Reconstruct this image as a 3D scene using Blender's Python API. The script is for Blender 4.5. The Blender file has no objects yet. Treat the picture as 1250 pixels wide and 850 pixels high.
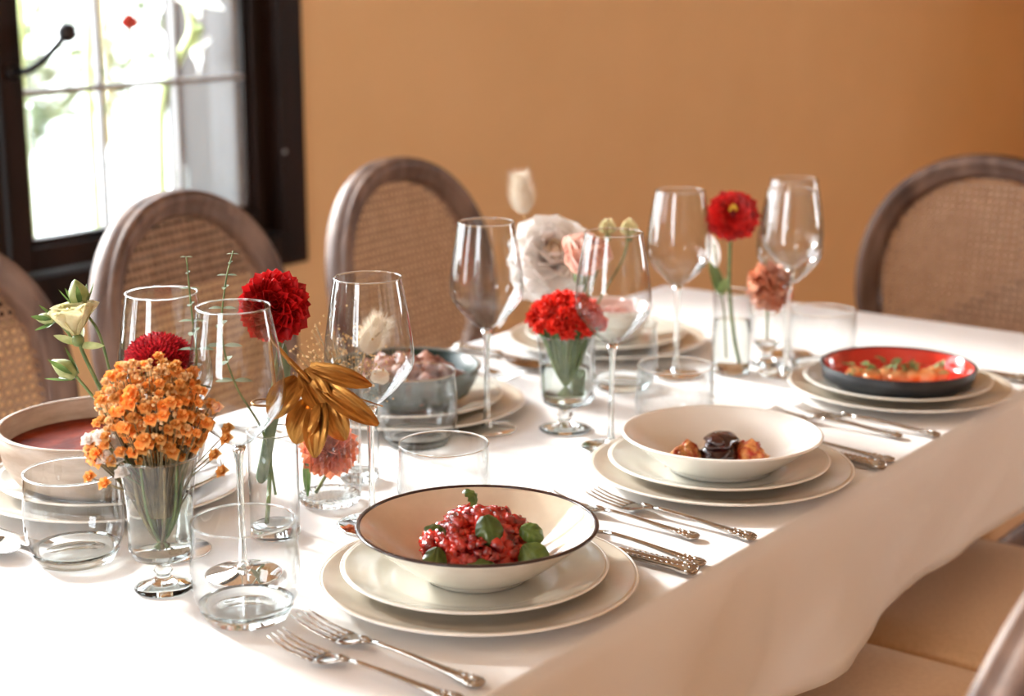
import bpy, bmesh, math, random
from math import sin, cos, pi, radians as R, sqrt
from mathutils import Vector as V, Matrix as M4, noise
random.seed(7)
S = bpy.context.scene
COL = S.collection

# ------------------------------------------------------------------ camera, world, exposure
cd = bpy.data.cameras.new('camera'); cam = bpy.data.objects.new('camera', cd); COL.objects.link(cam)
cam.location = (0, 0, 1.28); cam.rotation_euler = (R(90 - 13.3), 0, R(-53.2))
cd.sensor_width = 36; cd.lens = 57.6; cd.clip_start = .02
cd.dof.use_dof = True; cd.dof.focus_distance = 1.49; cd.dof.aperture_fstop = 4.0
S.camera = cam
S.view_settings.view_transform = 'Standard'; S.view_settings.look = 'None'
S.view_settings.exposure = 1.35; S.view_settings.gamma = 1; S.view_settings.use_curve_mapping = False
cy = S.cycles
cy.max_bounces = 14; cy.diffuse_bounces = 6; cy.glossy_bounces = 5; cy.transmission_bounces = 14
cy.transparent_max_bounces = 40; cy.sample_clamp_indirect = 4; cy.use_denoising = True
cy.caustics_refractive = True; cy.blur_glossy = 1.0

world = bpy.data.worlds.new('sky'); S.world = world; world.use_nodes = True
wn = world.node_tree; bg = wn.nodes['Background']
tc = wn.nodes.new('ShaderNodeTexCoord'); sx = wn.nodes.new('ShaderNodeSeparateXYZ')
wr = wn.nodes.new('ShaderNodeValToRGB')
wn.links.new(tc.outputs['Generated'], sx.inputs[0]); wn.links.new(sx.outputs['Z'], wr.inputs[0])
wr.color_ramp.elements[0].position = 0.0; wr.color_ramp.elements[0].color = (.95, .97, 1, 1)
wr.color_ramp.elements[1].position = .8; wr.color_ramp.elements[1].color = (.80, .90, 1, 1)
wn.links.new(wr.outputs[0], bg.inputs['Color'])
bg.inputs['Strength'].default_value = 6.0

def window_light(name, x, y, z, sxx, syy, rot, power, col=(1, .985, .96)):
    l = bpy.data.lights.new(name, 'AREA'); l.shape = 'RECTANGLE'; l.size = sxx; l.size_y = syy
    l.energy = power; l.color = col
    o = bpy.data.objects.new(name, l); COL.objects.link(o); o.location = (x, y, z); o.rotation_euler = rot
    return o
def portal(name, *a):
    o = window_light(name, *a, 1); o.data.cycles.is_portal = True; return o
portal('window_portal', 1.43, 2.36, 1.36, 1.80, 1.24, (R(-90), 0, 0))
portal('window_portal', -0.70, 2.36, 1.36, 1.40, 1.24, (R(-90), 0, 0))
portal('window_portal', 6.66, -1.55, 1.45, 1.3, 1.06, (R(90), 0, R(90)))
sl = bpy.data.lights.new('sun', 'SUN'); sl.energy = 4.0; sl.angle = R(7); sl.color = (1, .96, .90)
so_ = bpy.data.objects.new('sun', sl); COL.objects.link(so_); so_.location = (1, 6, 4)
so_.rotation_euler = V((-.05, -1, -math.tan(R(25)))).to_track_quat('-Z', 'Y').to_euler()
portal('window_portal', -2.36, 0.6, 1.45, 1.10, .96, (R(90), 0, R(-90)))

# ------------------------------------------------------------------ materials
def new_mat(name):
    m = bpy.data.materials.new(name); m.use_nodes = True
    return m, m.node_tree, m.node_tree.nodes['Principled BSDF']
def noise_node(t, scale, detail=4, rough=.55, coord='Object', stretch=None, dist=0):
    c = t.nodes.new('ShaderNodeTexCoord'); n = t.nodes.new('ShaderNodeTexNoise')
    n.inputs['Scale'].default_value = scale; n.inputs['Detail'].default_value = detail
    n.inputs['Roughness'].default_value = rough; n.inputs['Distortion'].default_value = dist
    if stretch:
        mp = t.nodes.new('ShaderNodeMapping'); mp.inputs['Scale'].default_value = stretch
        t.links.new(c.outputs[coord], mp.inputs[0]); t.links.new(mp.outputs[0], n.inputs['Vector'])
    else: t.links.new(c.outputs[coord], n.inputs['Vector'])
    return n
def ramp(t, src, stops):
    r = t.nodes.new('ShaderNodeValToRGB'); e = r.color_ramp.elements
    while len(e) < len(stops): e.new(.5)
    for i, (p, c) in enumerate(stops):
        e[i].position = p; e[i].color = tuple(c) + (1,) if len(c) == 3 else c
    t.links.new(src, r.inputs[0]); return r
def mat(name, c1, c2=None, rough=.5, scale=20, stretch=None, bump=0, bscale=None, metal=0, sss=0, sheen=0,
        coat=0, stops=(.35, .65), detail=4, spec=None, coord='Object', trans=0, objvar=0, dist=0):
    m, t, b = new_mat(name)
    b.inputs['Roughness'].default_value = rough; b.inputs['Metallic'].default_value = metal
    out = None
    if c2 is None: b.inputs['Base Color'].default_value = tuple(c1) + (1,)
    else:
        n = noise_node(t, scale, detail, coord=coord, stretch=stretch, dist=dist)
        r = ramp(t, n.outputs['Fac'], [(stops[0], c1), (stops[1], c2)]); out = r.outputs[0]
        if objvar:
            oi = t.nodes.new('ShaderNodeObjectInfo'); hs = t.nodes.new('ShaderNodeHueSaturation')
            mr = t.nodes.new('ShaderNodeMapRange'); mr.inputs['To Min'].default_value = 1 - objvar; mr.inputs['To Max'].default_value = 1 + objvar
            t.links.new(oi.outputs['Random'], mr.inputs['Value']); t.links.new(mr.outputs[0], hs.inputs['Value'])
            t.links.new(out, hs.inputs['Color']); out = hs.outputs[0]
        t.links.new(out, b.inputs['Base Color'])
    if bump:
        n2 = noise_node(t, bscale or scale, detail, coord=coord, stretch=stretch)
        bp = t.nodes.new('ShaderNodeBump'); bp.inputs['Strength'].default_value = 1; bp.inputs['Distance'].default_value = bump
        t.links.new(n2.outputs['Fac'], bp.inputs['Height']); t.links.new(bp.outputs[0], b.inputs['Normal'])
    if sss: b.inputs['Subsurface Weight'].default_value = sss; b.inputs['Subsurface Radius'].default_value = (.01, .005, .003); b.inputs['Subsurface Scale'].default_value = .5
    if sheen: b.inputs['Sheen Weight'].default_value = sheen
    if coat: b.inputs['Coat Weight'].default_value = coat; b.inputs['Coat Roughness'].default_value = .08
    if spec is not None: b.inputs['Specular IOR Level'].default_value = spec
    if trans:      # thin, light-passing petals and leaves
        o = t.nodes['Material Output']; tl = t.nodes.new('ShaderNodeBsdfTranslucent'); mx = t.nodes.new('ShaderNodeMixShader')
        mx.inputs[0].default_value = trans
        if out: t.links.new(out, tl.inputs[0])
        else: tl.inputs[0].default_value = tuple(c1) + (1,)
        t.links.new(b.outputs[0], mx.inputs[1]); t.links.new(tl.outputs[0], mx.inputs[2]); t.links.new(mx.outputs[0], o.inputs[0])
    return m

wall_m = mat('tan_wall', (.80, .555, .30), (.84, .59, .33), rough=.8, scale=3, bump=.0006, bscale=260, stops=(.3, .7))
ceil_m = mat('ceiling_paint', (.78, .62, .46), rough=.9)
floor_m = mat('wood_floor', (.32, .19, .10), (.42, .26, .15), rough=.5, scale=4, stretch=(1, 9, 1))
dark_wood = mat('dark_window_wood', (.005, .003, .0025), (.022, .010, .007), rough=.5, spec=.12, scale=14, stretch=(1, 1, .12), bump=.0008, bscale=30)
chair_wood = mat('whitewashed_wood', (.048, .018, .010), (.205, .122, .086), rough=.5, scale=26, stretch=(1, 1, .28), bump=.0007, bscale=70, stops=(.33, .70), dist=.8)
cane_m = mat('cane', (.25, .135, .07), (.37, .225, .135), rough=.55, scale=60)
backing_m = mat('linen_backing', (.46, .33, .24), (.55, .41, .31), rough=.85, scale=90, trans=.25)
seat_m = mat('tan_seat_fabric', (.74, .49, .27), (.80, .55, .32), rough=.9, scale=160, sheen=.3, bump=.0004, bscale=500)
steel = mat('silver_plate', (.34, .31, .28), (.60, .57, .53), rough=.13, metal=1, scale=60, stops=(.3, .7))
glaze = mat('pale_glaze', (.60, .59, .52), (.69, .68, .61), rough=.14, scale=26, stops=(.3, .75), coat=.4)
charger_m = mat('charger_glaze', (.58, .52, .43), (.66, .60, .51), rough=.2, scale=18, stops=(.3, .7), coat=.3)
rim_dark = mat('dark_glaze_rim', (.035, .018, .016), rough=.2)
rim_pale = mat('pale_rim', (.86, .85, .81), rough=.15)
cream_shaded = mat('cream_glaze_shaded', (.62, .54, .42), (.69, .61, .49), rough=.08, scale=30, coat=.8)  # cream darkened and warmed: inside shade and brown wall reflection put into the colour
cream = mat('cream_glaze', (.73, .69, .61), (.80, .77, .70), rough=.1, scale=30, coat=.5)
white_glaze = mat('white_glaze', (.80, .79, .75), (.84, .83, .80), rough=.1, scale=20, coat=.5)
beige_stone = mat('beige_stoneware', (.40, .31, .24), (.55, .46, .38), rough=.42, scale=24, stretch=(1, 1, 4))
green_glaze = mat('dark_green_glaze', (.008, .025, .02), (.02, .05, .04), rough=.3, scale=14, spec=.3)
teal_glaze = mat('teal_grey_glaze', (.06, .085, .085), (.20, .235, .22), rough=.3, scale=12, coat=.1, stretch=(1, 1, 3))
red_glaze = mat('red_glaze', (.62, .03, .02), (.72, .05, .03), rough=.12, scale=12, coat=.6)
black_glaze = mat('black_glaze', (.015, .018, .022), (.03, .034, .04), rough=.45, scale=40)
pink_glaze = mat('pink_glaze', (.72, .48, .44), (.80, .60, .56), rough=.2, scale=12)
soup_m = mat('dark_red_soup', (.10, .010, .004), (.26, .035, .010), rough=.55, scale=25, bump=.002, bscale=60, spec=.08)
tartare_m = mat('red_tartare', (.13, .004, .006), (.56, .028, .012), rough=.2, scale=70, coat=.6, bump=.001, bscale=220, objvar=.25, sss=.1)
basil_m = mat('basil_green', (.03, .06, .008), (.12, .18, .04), rough=.28, scale=70, trans=.15, objvar=.3)
glazed_meat = mat('dark_glazed_meat', (.010, .002, .003), (.05, .008, .006), rough=.12, scale=50, coat=.3, bump=.002, bscale=70)
crisp_m = mat('crispy_crumb', (.45, .03, .01), (.80, .38, .12), rough=.35, scale=90, bump=.002, bscale=160, stops=(.4, .6), objvar=.3)
citrus_m = mat('orange_slice', (.80, .25, .05), (.95, .62, .34), rough=.25, scale=40, objvar=.3, coat=.3)
herb_m = mat('herb_green', (.10, .16, .04), (.30, .36, .14), rough=.5, scale=60, trans=.2, objvar=.3)
mince_m = mat('cooked_mince', (.25, .09, .06), (.52, .27, .20), rough=.45, scale=60, objvar=.3)
cheese_m = mat('white_curd', (.82, .80, .74), (.9, .88, .84), rough=.6, scale=50, sss=.2)
pinkfood_m = mat('pink_salad', (.60, .22, .20), (.85, .62, .55), rough=.35, scale=40, objvar=.3)

stem_m = mat('green_stem', (.07, .13, .035), (.19, .26, .09), rough=.5, scale=60)
brown_stem = mat('dry_stem', (.10, .07, .03), (.25, .20, .09), rough=.6, scale=60)
leaf_m = mat('green_leaf', (.06, .13, .03), (.16, .26, .07), rough=.45, scale=50, trans=.25, objvar=.25)
euc_m = mat('eucalyptus_leaf', (.13, .20, .13), (.26, .33, .21), rough=.55, scale=50, trans=.2, objvar=.25)
lisi_m = mat('greenish_cream_petal', (.62, .60, .32), (.85, .80, .55), rough=.5, scale=60, trans=.35)
bud_m = mat('green_bud', (.25, .33, .10), (.55, .58, .30), rough=.5, scale=60, trans=.2)
red_m = mat('red_petal', (.36, .003, .008), (.60, .013, .014), rough=.45, scale=60, trans=.15, objvar=.3)
deepred_m = mat('crimson_petal', (.22, .003, .010), (.66, .02, .035), rough=.5, scale=260, trans=.15, objvar=.3)
redcore_m = mat('dark_red_core', (.12, .002, .004), (.35, .01, .02), rough=.6, scale=200)
salmon_m = mat('salmon_petal', (.86, .24, .12), (.93, .42, .20), rough=.45, scale=50, trans=.3, objvar=.15)
orangered_m = mat('coral_core', (.75, .06, .04), (.85, .2, .08), rough=.5, scale=100)
orange_m = mat('orange_floret', (.90, .40, .07), (.97, .64, .26), rough=.5, scale=80, trans=.25, objvar=.25)
orangepale_m = mat('pale_orange_bud', (.90, .60, .27), (.95, .76, .48), rough=.5, scale=80, trans=.25)
carn_m = mat('scarlet_petal', (.78, .022, .012), (.90, .07, .035), rough=.45, scale=70, trans=.25, objvar=.2)
peony_m = mat('white_peony_petal', (.92, .89, .86), (.96, .94, .92), rough=.5, scale=30, trans=.5)
peonyin_m = mat('cream_inner_petal', (.80, .62, .42), (.90, .78, .62), rough=.5, scale=50, trans=.3)
rose_m = mat('blush_rose_petal', (.90, .50, .38), (.93, .68, .58), rough=.5, scale=30, trans=.35)
peach_m = mat('peach_petal', (.90, .30, .14), (.95, .56, .40), rough=.5, scale=40, trans=.3, objvar=.2)
gold_m = mat('gold_leaf', (.15, .05, .008), (.58, .29, .07), rough=.30, metal=.85, scale=22, stretch=(5, 1, 1), bump=.0012, bscale=50)  # lengthwise light and dark streaks in the colour imitate shading along folds
bunny_m = mat('bunny_tail_fluff', (.80, .72, .60), (.90, .85, .76), rough=.9, scale=80, trans=.3)
straw_m = mat('dried_statice', (.55, .33, .12), (.78, .56, .30), rough=.8, scale=80, trans=.2)
yellow_m = mat('yellow_stamen', (.75, .50, .04), rough=.6)
pale_stalk = mat('pale_stalk', (.45, .58, .20), (.6, .7, .35), rough=.4, scale=20)
amar_m = mat('white_amaryllis', (.90, .88, .86), rough=.5, trans=.35)
knob_m = mat('dark_iron', (.02, .02, .025), rough=.3, metal=.6)
lead_m = mat('grey_lead', (.26, .25, .25), rough=.5)
ext_wall = mat('exterior_render', (.75, .76, .72), (.85, .85, .82), rough=.9, scale=3)
hedge_m = mat('hedge_leaf', (.02, .035, .008), (.07, .085, .03), rough=.7, scale=8)
paving_m = mat('paving', (.55, .56, .52), (.68, .68, .64), rough=.9, scale=5)
shutter_m = mat('shutter_wood', (.006, .004, .004), (.012, .009, .008), rough=.5, scale=5, stretch=(1, 1, .2))
curtain_m = mat('pale_grey_panel', (.012, .012, .013), (.022, .022, .024), rough=.6, scale=8, stretch=(6, 6, .3))
table_wood = mat('table_wood', (.30, .19, .12), (.42, .29, .2), rough=.5, scale=8, stretch=(1, 8, 1))

def cloth_mat():
    m, t, b = new_mat('white_linen')
    b.inputs['Base Color'].default_value = (.80, .80, .805, 1); b.inputs['Roughness'].default_value = .85
    b.inputs['Sheen Weight'].default_value = .15
    n1 = noise_node(t, 5, 3, .5, dist=.6); n2 = noise_node(t, 900, 2, .6)
    a = t.nodes.new('ShaderNodeMath'); a.operation = 'MULTIPLY_ADD'; a.inputs[1].default_value = .03
    t.links.new(n2.outputs['Fac'], a.inputs[0]); t.links.new(n1.outputs['Fac'], a.inputs[2])
    bp = t.nodes.new('ShaderNodeBump'); bp.inputs['Distance'].default_value = .006; bp.inputs['Strength'].default_value = .8
    t.links.new(a.outputs[0], bp.inputs['Height']); t.links.new(bp.outputs[0], b.inputs['Normal'])
    return m
cloth_m = cloth_mat()

def thin_glass(name, edge=(.80, .83, .83), tint=(.985, .99, .99), bump=0, bscale=100):
    """a sheet of glass without body: straight see-through, fresnel mirror, a little darker where seen edge-on"""
    m = bpy.data.materials.new(name); m.use_nodes = True; t = m.node_tree; t.nodes.clear()
    o = t.nodes.new('ShaderNodeOutputMaterial'); mx = t.nodes.new('ShaderNodeMixShader')
    tr = t.nodes.new('ShaderNodeBsdfTransparent'); gl = t.nodes.new('ShaderNodeBsdfGlossy'); gl.inputs['Roughness'].default_value = .015
    g = t.nodes.new('ShaderNodeNewGeometry'); ior = t.nodes.new('ShaderNodeMapRange')
    ior.inputs['To Min'].default_value = 1.52; ior.inputs['To Max'].default_value = 1 / 1.52
    t.links.new(g.outputs['Backfacing'], ior.inputs['Value'])
    fr = t.nodes.new('ShaderNodeFresnel'); t.links.new(ior.outputs[0], fr.inputs['IOR'])
    dbl = t.nodes.new('ShaderNodeMath'); dbl.operation = 'MULTIPLY'; dbl.inputs[1].default_value = 1.7; dbl.use_clamp = True
    t.links.new(fr.outputs[0], dbl.inputs[0])
    lw = t.nodes.new('ShaderNodeLayerWeight'); lw.inputs['Blend'].default_value = .2
    cm = t.nodes.new('ShaderNodeMixRGB'); cm.inputs[1].default_value = tint + (1,); cm.inputs[2].default_value = edge + (1,)
    t.links.new(lw.outputs['Facing'], cm.inputs[0]); t.links.new(cm.outputs[0], tr.inputs[0])
    t.links.new(dbl.outputs[0], mx.inputs[0]); t.links.new(tr.outputs[0], mx.inputs[1]); t.links.new(gl.outputs[0], mx.inputs[2])
    if bump:
        n = noise_node(t, bscale, 2); bp = t.nodes.new('ShaderNodeBump'); bp.inputs['Distance'].default_value = bump
        t.links.new(n.outputs['Fac'], bp.inputs['Height'])
        for q in (fr, gl): t.links.new(bp.outputs[0], q.inputs['Normal'])
    t.links.new(mx.outputs[0], o.inputs[0]); return m
thin = thin_glass('thin_clear_glass', edge=(.46, .50, .50))
pane_g = thin_glass('window_glass', edge=(.9, .93, .92))
def solid_glass(name, ior=1.5, col=(.97, .985, .98), rough=0):
    m = bpy.data.materials.new(name); m.use_nodes = True; t = m.node_tree; t.nodes.clear()
    o = t.nodes.new('ShaderNodeOutputMaterial'); g = t.nodes.new('ShaderNodeBsdfGlass')
    g.inputs['IOR'].default_value = ior; g.inputs['Color'].default_value = col + (1,); g.inputs['Roughness'].default_value = rough
    t.links.new(g.outputs[0], o.inputs[0]); return m
solid = solid_glass('solid_clear_glass')
crystal = solid_glass('cut_crystal', 1.45, (.98, .99, .985))
water_m = solid_glass('water', 1.06, (.965, .985, .97))

# ------------------------------------------------------------------ mesh helpers
class MB:
    def __init__(s): s.v = []; s.f = []; s.m = []; s.flat = set()
    def add(s, vs, fs, mi=0, mtx=None):
        b = len(s.v)
        s.v += [tuple(mtx @ V(p)) for p in vs] if mtx else [tuple(p) for p in vs]
        s.f += [tuple(b + i for i in f) for f in fs]; s.m += [mi] * len(fs); return s
    def box(s, x0, x1, y0, y1, z0, z1, mi=0, mtx=None):
        vs = [(x, y, z) for z in (z0, z1) for y in (y0, y1) for x in (x0, x1)]
        return s.add(vs, [(0, 2, 3, 1), (4, 5, 7, 6), (0, 1, 5, 4), (2, 6, 7, 3), (0, 4, 6, 2), (1, 3, 7, 5)], mi, mtx)
    def lathe(s, prof, n=48, mi=0, mtx=None, fn=None, closed=False):
        """prof: (r, z) list; r=0 gives a pole; fn(r, z, a) -> r changes the radius around"""
        vs = []; rings = []
        for r, z in prof:
            if r < 1e-7: rings.append([len(vs)]); vs.append((0, 0, z)); continue
            ring = []
            for k in range(n):
                a = 2 * pi * k / n; rr = fn(r, z, a) if fn else r
                ring.append(len(vs)); vs.append((rr * cos(a), rr * sin(a), z))
            rings.append(ring)
        fs = []
        pairs = list(zip(rings, rings[1:])) + ([(rings[-1], rings[0])] if closed else [])
        for a, b in pairs:
            if len(a) == 1 and len(b) == 1: continue
            for k in range(n):
                k2 = (k + 1) % n
                if len(a) == 1: fs.append((a[0], b[k2], b[k]))
                elif len(b) == 1: fs.append((a[k], a[k2], b[0]))
                else: fs.append((a[k], a[k2], b[k2], b[k]))
        return s.add(vs, fs, mi, mtx)
    def tube(s, pts, rad, n=8, mi=0, cap=True, up=None, flat=1.0, mtx=None):
        pts = [V(p) for p in pts]; rad = rad if isinstance(rad, (list, tuple)) else [rad] * len(pts)
        vs = []; fs = []; N = len(pts); u = None
        for i, p in enumerate(pts):
            d = (pts[min(i + 1, N - 1)] - pts[max(i - 1, 0)]).normalized()
            if u is None: u = V(up) if up else (V((0, 0, 1)) if abs(d.z) < .9 else V((1, 0, 0)))
            u = (u - d * u.dot(d)).normalized(); w = d.cross(u)
            for k in range(n):
                a = 2 * pi * k / n; vs.append(p + u * (rad[i] * flat * cos(a)) + w * (rad[i] * sin(a)))
        for i in range(N - 1):
            for k in range(n):
                k2 = (k + 1) % n; fs.append((i * n + k, i * n + k2, (i + 1) * n + k2, (i + 1) * n + k))
        if cap: fs.append(tuple(range(n))[::-1]); fs.append(tuple((N - 1) * n + k for k in range(n)))
        return s.add(vs, fs, mi, mtx)
    def ball(s, c, r, n=8, mi=0, sc=(1, 1, 1), jit=0, mtx=None):
        vs = []; fs = []; h = n // 2
        prof = [(sin(pi * i / h), cos(pi * i / h)) for i in range(h + 1)]
        b = MB(); b.lathe([(r * p[0], -r * p[1]) for p in prof], n)
        off = random.random() * 50
        vs = []
        for q in b.v:
            q = V(q); k = 1 + jit * noise.noise(q / r * 1.3 + V((off, 0, 0))) if jit else 1
            vs.append(V(c) + V((q.x * sc[0], q.y * sc[1], q.z * sc[2])) * k)
        return s.add(vs, b.f, mi, mtx)
    def grid(s, fn, nu, nv, mi=0, mtx=None):
        vs = [fn(i / nu, j / nv) for j in range(nv + 1) for i in range(nu + 1)]
        fs = [(j * (nu + 1) + i, j * (nu + 1) + i + 1, (j + 1) * (nu + 1) + i + 1, (j + 1) * (nu + 1) + i) for j in range(nv) for i in range(nu)]
        return s.add(vs, fs, mi, mtx)
    def mesh(s, name, mats, smooth=True):
        me = bpy.data.meshes.new(name); me.from_pydata(s.v, [], s.f)
        for m in (mats if isinstance(mats, (list, tuple)) else [mats]): me.materials.append(m)
        me.polygons.foreach_set('material_index', s.m)
        me.polygons.foreach_set('use_smooth', [smooth] * len(s.f)); me.update(); return me
    def build(s, name, mats, parent=None, smooth=True, loc=None):
        me = s.mesh(name, mats, smooth); return obj(name, me, parent, loc)
def obj(name, me, parent=None, loc=None, mtx=None):
    o = bpy.data.objects.new(name, me); COL.objects.link(o)
    if parent: o.parent = parent
    if mtx is not None: o.matrix_local = mtx
    elif loc: o.location = loc
    return o
def bevel(o, w=.002, seg=2, ang=35):
    b = o.modifiers.new('bevel', 'BEVEL'); b.width = w; b.segments = seg; b.limit_method = 'ANGLE'; b.angle_limit = R(ang); return o
def tag(o, label, cat, group=None, kind=None):
    if label: o['label'] = label
    if cat: o['category'] = cat
    if group: o['group'] = group
    if kind: o['kind'] = kind
    return o
def thing(name, label, cat, loc=(0, 0, 0), rz=0, group=None):
    o = bpy.data.objects.new(name, None); COL.objects.link(o); o.location = loc; o.rotation_euler = (0, 0, rz)
    o.empty_display_size = .05
    return tag(o, label, cat, group)
def dup(root, label, loc, rz=0, group=None, rot=None):
    kids = [c for c in bpy.data.objects if c.parent == root]
    def cp(o, par):
        c = o.copy(); COL.objects.link(c)
        if par: c.parent = par
        for k in CH.get(o.name, []): cp(k, c)
        return c
    global CH
    CH = {}
    for o in bpy.data.objects:
        if o.parent: CH.setdefault(o.parent.name, []).append(o)
    r = cp(root, None); r.location = loc; r.rotation_euler = rot or (0, 0, rz); r['label'] = label
    if group: r['group'] = group
    return r
def structure(o): o['kind'] = 'structure'; return o
def spline(pts, n=12):
    """Catmull-Rom through pts"""
    pts = [V(p) for p in pts]; P = [pts[0] * 2 - pts[1]] + pts + [pts[-1] * 2 - pts[-2]]; out = []
    for i in range(1, len(P) - 2):
        for k in range(n):
            t = k / n; a, b, c, d = P[i - 1], P[i], P[i + 1], P[i + 2]
            out.append(.5 * ((2 * b) + (c - a) * t + (2 * a - 5 * b + 4 * c - d) * t * t + (3 * b - a - 3 * c + d) * t ** 3))
    out.append(pts[-1]); return out
def frame(pos, y, n=None):
    """matrix with local +Y along y and local +Z near n"""
    y = V(y).normalized(); n = V(n) if n is not None else V((0, 0, 1))
    z = n - y * n.dot(y)
    if z.length < 1e-4: z = V((1, 0, 0)) - y * y.x
    z.normalize(); x = y.cross(z)
    m = M4((x, y, z)).transposed().to_4x4(); m.translation = V(pos); return m
def petal(L, W, cup=.3, curl=.2, tip=.5, nu=4, nv=6, wide=.6, ruffle=0, seed=0):
    """base at origin, along +Y, inner face +Z; cup bends the sides up, curl bends the tip up(+)/back(-)"""
    b = MB(); rs = random.Random(seed)
    ph = rs.random() * 6
    def f(u, v):
        w = W * (sin(pi * min(1, v ** wide * .5 / .5 * (1 - tip * .5 + 0)) ) if False else 1)
        e = (sin(pi * (v ** wide)) ** (.7 if wide < 1 else .55) if 0 < v < 1 else 0)
        ww = W * .5 * max(.12 if v < .5 else tip * .25, e)
        x = (u - .5) * 2
        y = L * v * (1 - .06 * x * x * tip)
        z = cup * ww * x * x * 1.2 + curl * L * v * v + ruffle * W * sin(x * 5 + ph + v * 4) * v
        return (x * ww, y, z)
    return b.grid(f, nu, nv)
def leafmesh(L, W, fold=.25, curl=-.15, nv=8, nu=4, wave=0):
    b = MB()
    def f(u, v):
        x = (u - .5) * 2; ww = W * .5 * max(.03, sin(pi * min(1, v * .93 + .05)) ** .8)
        return (x * ww, L * v, fold * abs(x) * ww + curl * L * v * v + wave * sin(v * 9) * abs(x))
    return b.grid(f, nu, nv)
def jbox_sphere(r, jit, seed=0, n=7): 
    random.seed(seed); return MB().ball((0, 0, 0), r, n, jit=jit)

# ------------------------------------------------------------------ room shell
TZ = .75
YW = 2.30           # inner face of the window wall
def wall_with_holes(name, axis, pos, thick, a0, a1, z0, z1, holes, m):
    """a wall along `axis`; holes = (a0, a1, z0, z1)"""
    b = MB(); cuts = sorted(holes); cur = a0
    def put(p0, p1, q0, q1):
        if p1 - p0 < 1e-4 or q1 - q0 < 1e-4: return
        if axis == 'x': b.box(p0, p1, min(pos, pos + thick), max(pos, pos + thick), q0, q1)
        else: b.box(min(pos, pos + thick), max(pos, pos + thick), p0, p1, q0, q1)
    for h in cuts:
        put(cur, h[0], z0, z1); put(h[0], h[1], z0, h[2]); put(h[0], h[1], h[3], z1); cur = h[1]
    put(cur, a1, z0, z1)
    return structure(b.build(name, m, smooth=False))
X0, X1, Y0 = -2.3, 6.6, -2.8
wall_with_holes('wall_left', 'x', YW, .22, X0 - .2, X1 + .2, 0, 2.7, [(.50, 2.35, .71, 2.02), (-1.42, .02, .71, 2.02)], wall_m)
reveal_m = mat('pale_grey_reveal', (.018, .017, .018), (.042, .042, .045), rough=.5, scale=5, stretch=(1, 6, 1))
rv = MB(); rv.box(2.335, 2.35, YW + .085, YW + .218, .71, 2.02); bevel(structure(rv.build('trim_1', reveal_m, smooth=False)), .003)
wall_with_holes('wall_near', 'y', X0, -.22, Y0 - .2, YW, 0, 2.7, [(.1, 1.1, .9, 2.0)], wall_m)
wall_with_holes('wall_far', 'y', X1, .22, Y0 - .2, YW, 0, 2.7, [(-2.1, -1.0, .8, 2.1)], wall_m)
wall_with_holes('wall_right', 'x', Y0, -.22, X0, X1, 0, 2.7, [], wall_m)
structure(MB().box(X0 - .2, X1 + .2, Y0 - .2, YW + .22, -.1, 0).build('floor', floor_m, smooth=False))
structure(MB().box(X0 - .2, X1 + .2, Y0 - .2, YW + .22, 2.7, 2.8).build('ceiling', ceil_m, smooth=False))

def casement_window(name, x0, x1, z0, z1, split=None):
    """dark wooden casement set in the window wall: fixed frame, two sashes with panes and lead bars"""
    w = structure(bpy.data.objects.new(name, None)); COL.objects.link(w); w.location = (x0, YW, z0)
    W_, H_ = x1 - x0, z1 - z0
    def part(nm, mb, m, par=w, bev=.003, smooth=False):
        o = mb.build(nm, m, par, smooth=smooth)
        if bev: bevel(o, bev)
        return o
    fw = .065
    f = MB(); f.box(0, fw, -.012, .10, 0, H_); f.box(W_ - fw, W_, -.012, .10, 0, H_)
    f.box(fw, W_ - fw, -.012, .10, 0, fw); f.box(fw, W_ - fw, -.012, .10, H_ - fw, H_)
    part('window_frame', f, dark_wood)
    mid = (split - x0) if split else W_ / 2
    for (a, b_) in ((fw, mid - .004), (mid + .004, W_ - fw)):
        sw = .042; s0, s1 = fw + .004, H_ - fw - .004
        sm = MB(); y0, y1 = .02, .062
        sm.box(a, a + sw, y0, y1, s0, s1); sm.box(b_ - sw, b_, y0, y1, s0, s1)
        sm.box(a + sw, b_ - sw, y0, y1, s0, s0 + sw); sm.box(a + sw, b_ - sw, y0, y1, s1 - sw, s1)
        sash = part('sash', sm, dark_wood)
        bead = MB(); q = .012
        bead.box(a + sw, a + sw + q, y0 + .012, y1, s0 + sw, s1 - sw); bead.box(b_ - sw - q, b_ - sw, y0 + .012, y1, s0 + sw, s1 - sw)
        bead.box(a + sw + q, b_ - sw - q, y0 + .012, y1, s0 + sw, s0 + sw + q)
        part('glazing_bead', bead, dark_wood, sash, .002)
        gx0, gx1, gz0, gz1 = a + sw, b_ - sw, s0 + sw, s1 - sw
        nx, zs = 3, [gz0, 1.062 - z0, 1.40 - z0, gz1]
        for i in range(nx):
            for j in range(3):
                p = MB().box(gx0 + (gx1 - gx0) * i / nx, gx0 + (gx1 - gx0) * (i + 1) / nx, .039, .042, zs[j], zs[j + 1])
                p.build('pane', pane_g, sash, smooth=False)
        lb = MB()
        for i in (1, 2): x = gx0 + (gx1 - gx0) * i / nx; lb.box(x - .004, x + .004, .034, .047, gz0, gz1)
        part('lead_bar', lb, lead_m, sash, 0)
        for z in zs[1:3]:
            lb = MB().box(gx0, gx1, .033, .048, z - .005, z + .005); part('lead_bar', lb, lead_m, sash, 0)
    sill = MB().box(-.02, W_ + .02, .10, .30, -.02, .02)
    part('window_sill', sill, ext_wall)
    return w, mid
wn1, mid1 = casement_window('window_1', .48, 2.372, .688, 2.04, split=1.684)
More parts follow.
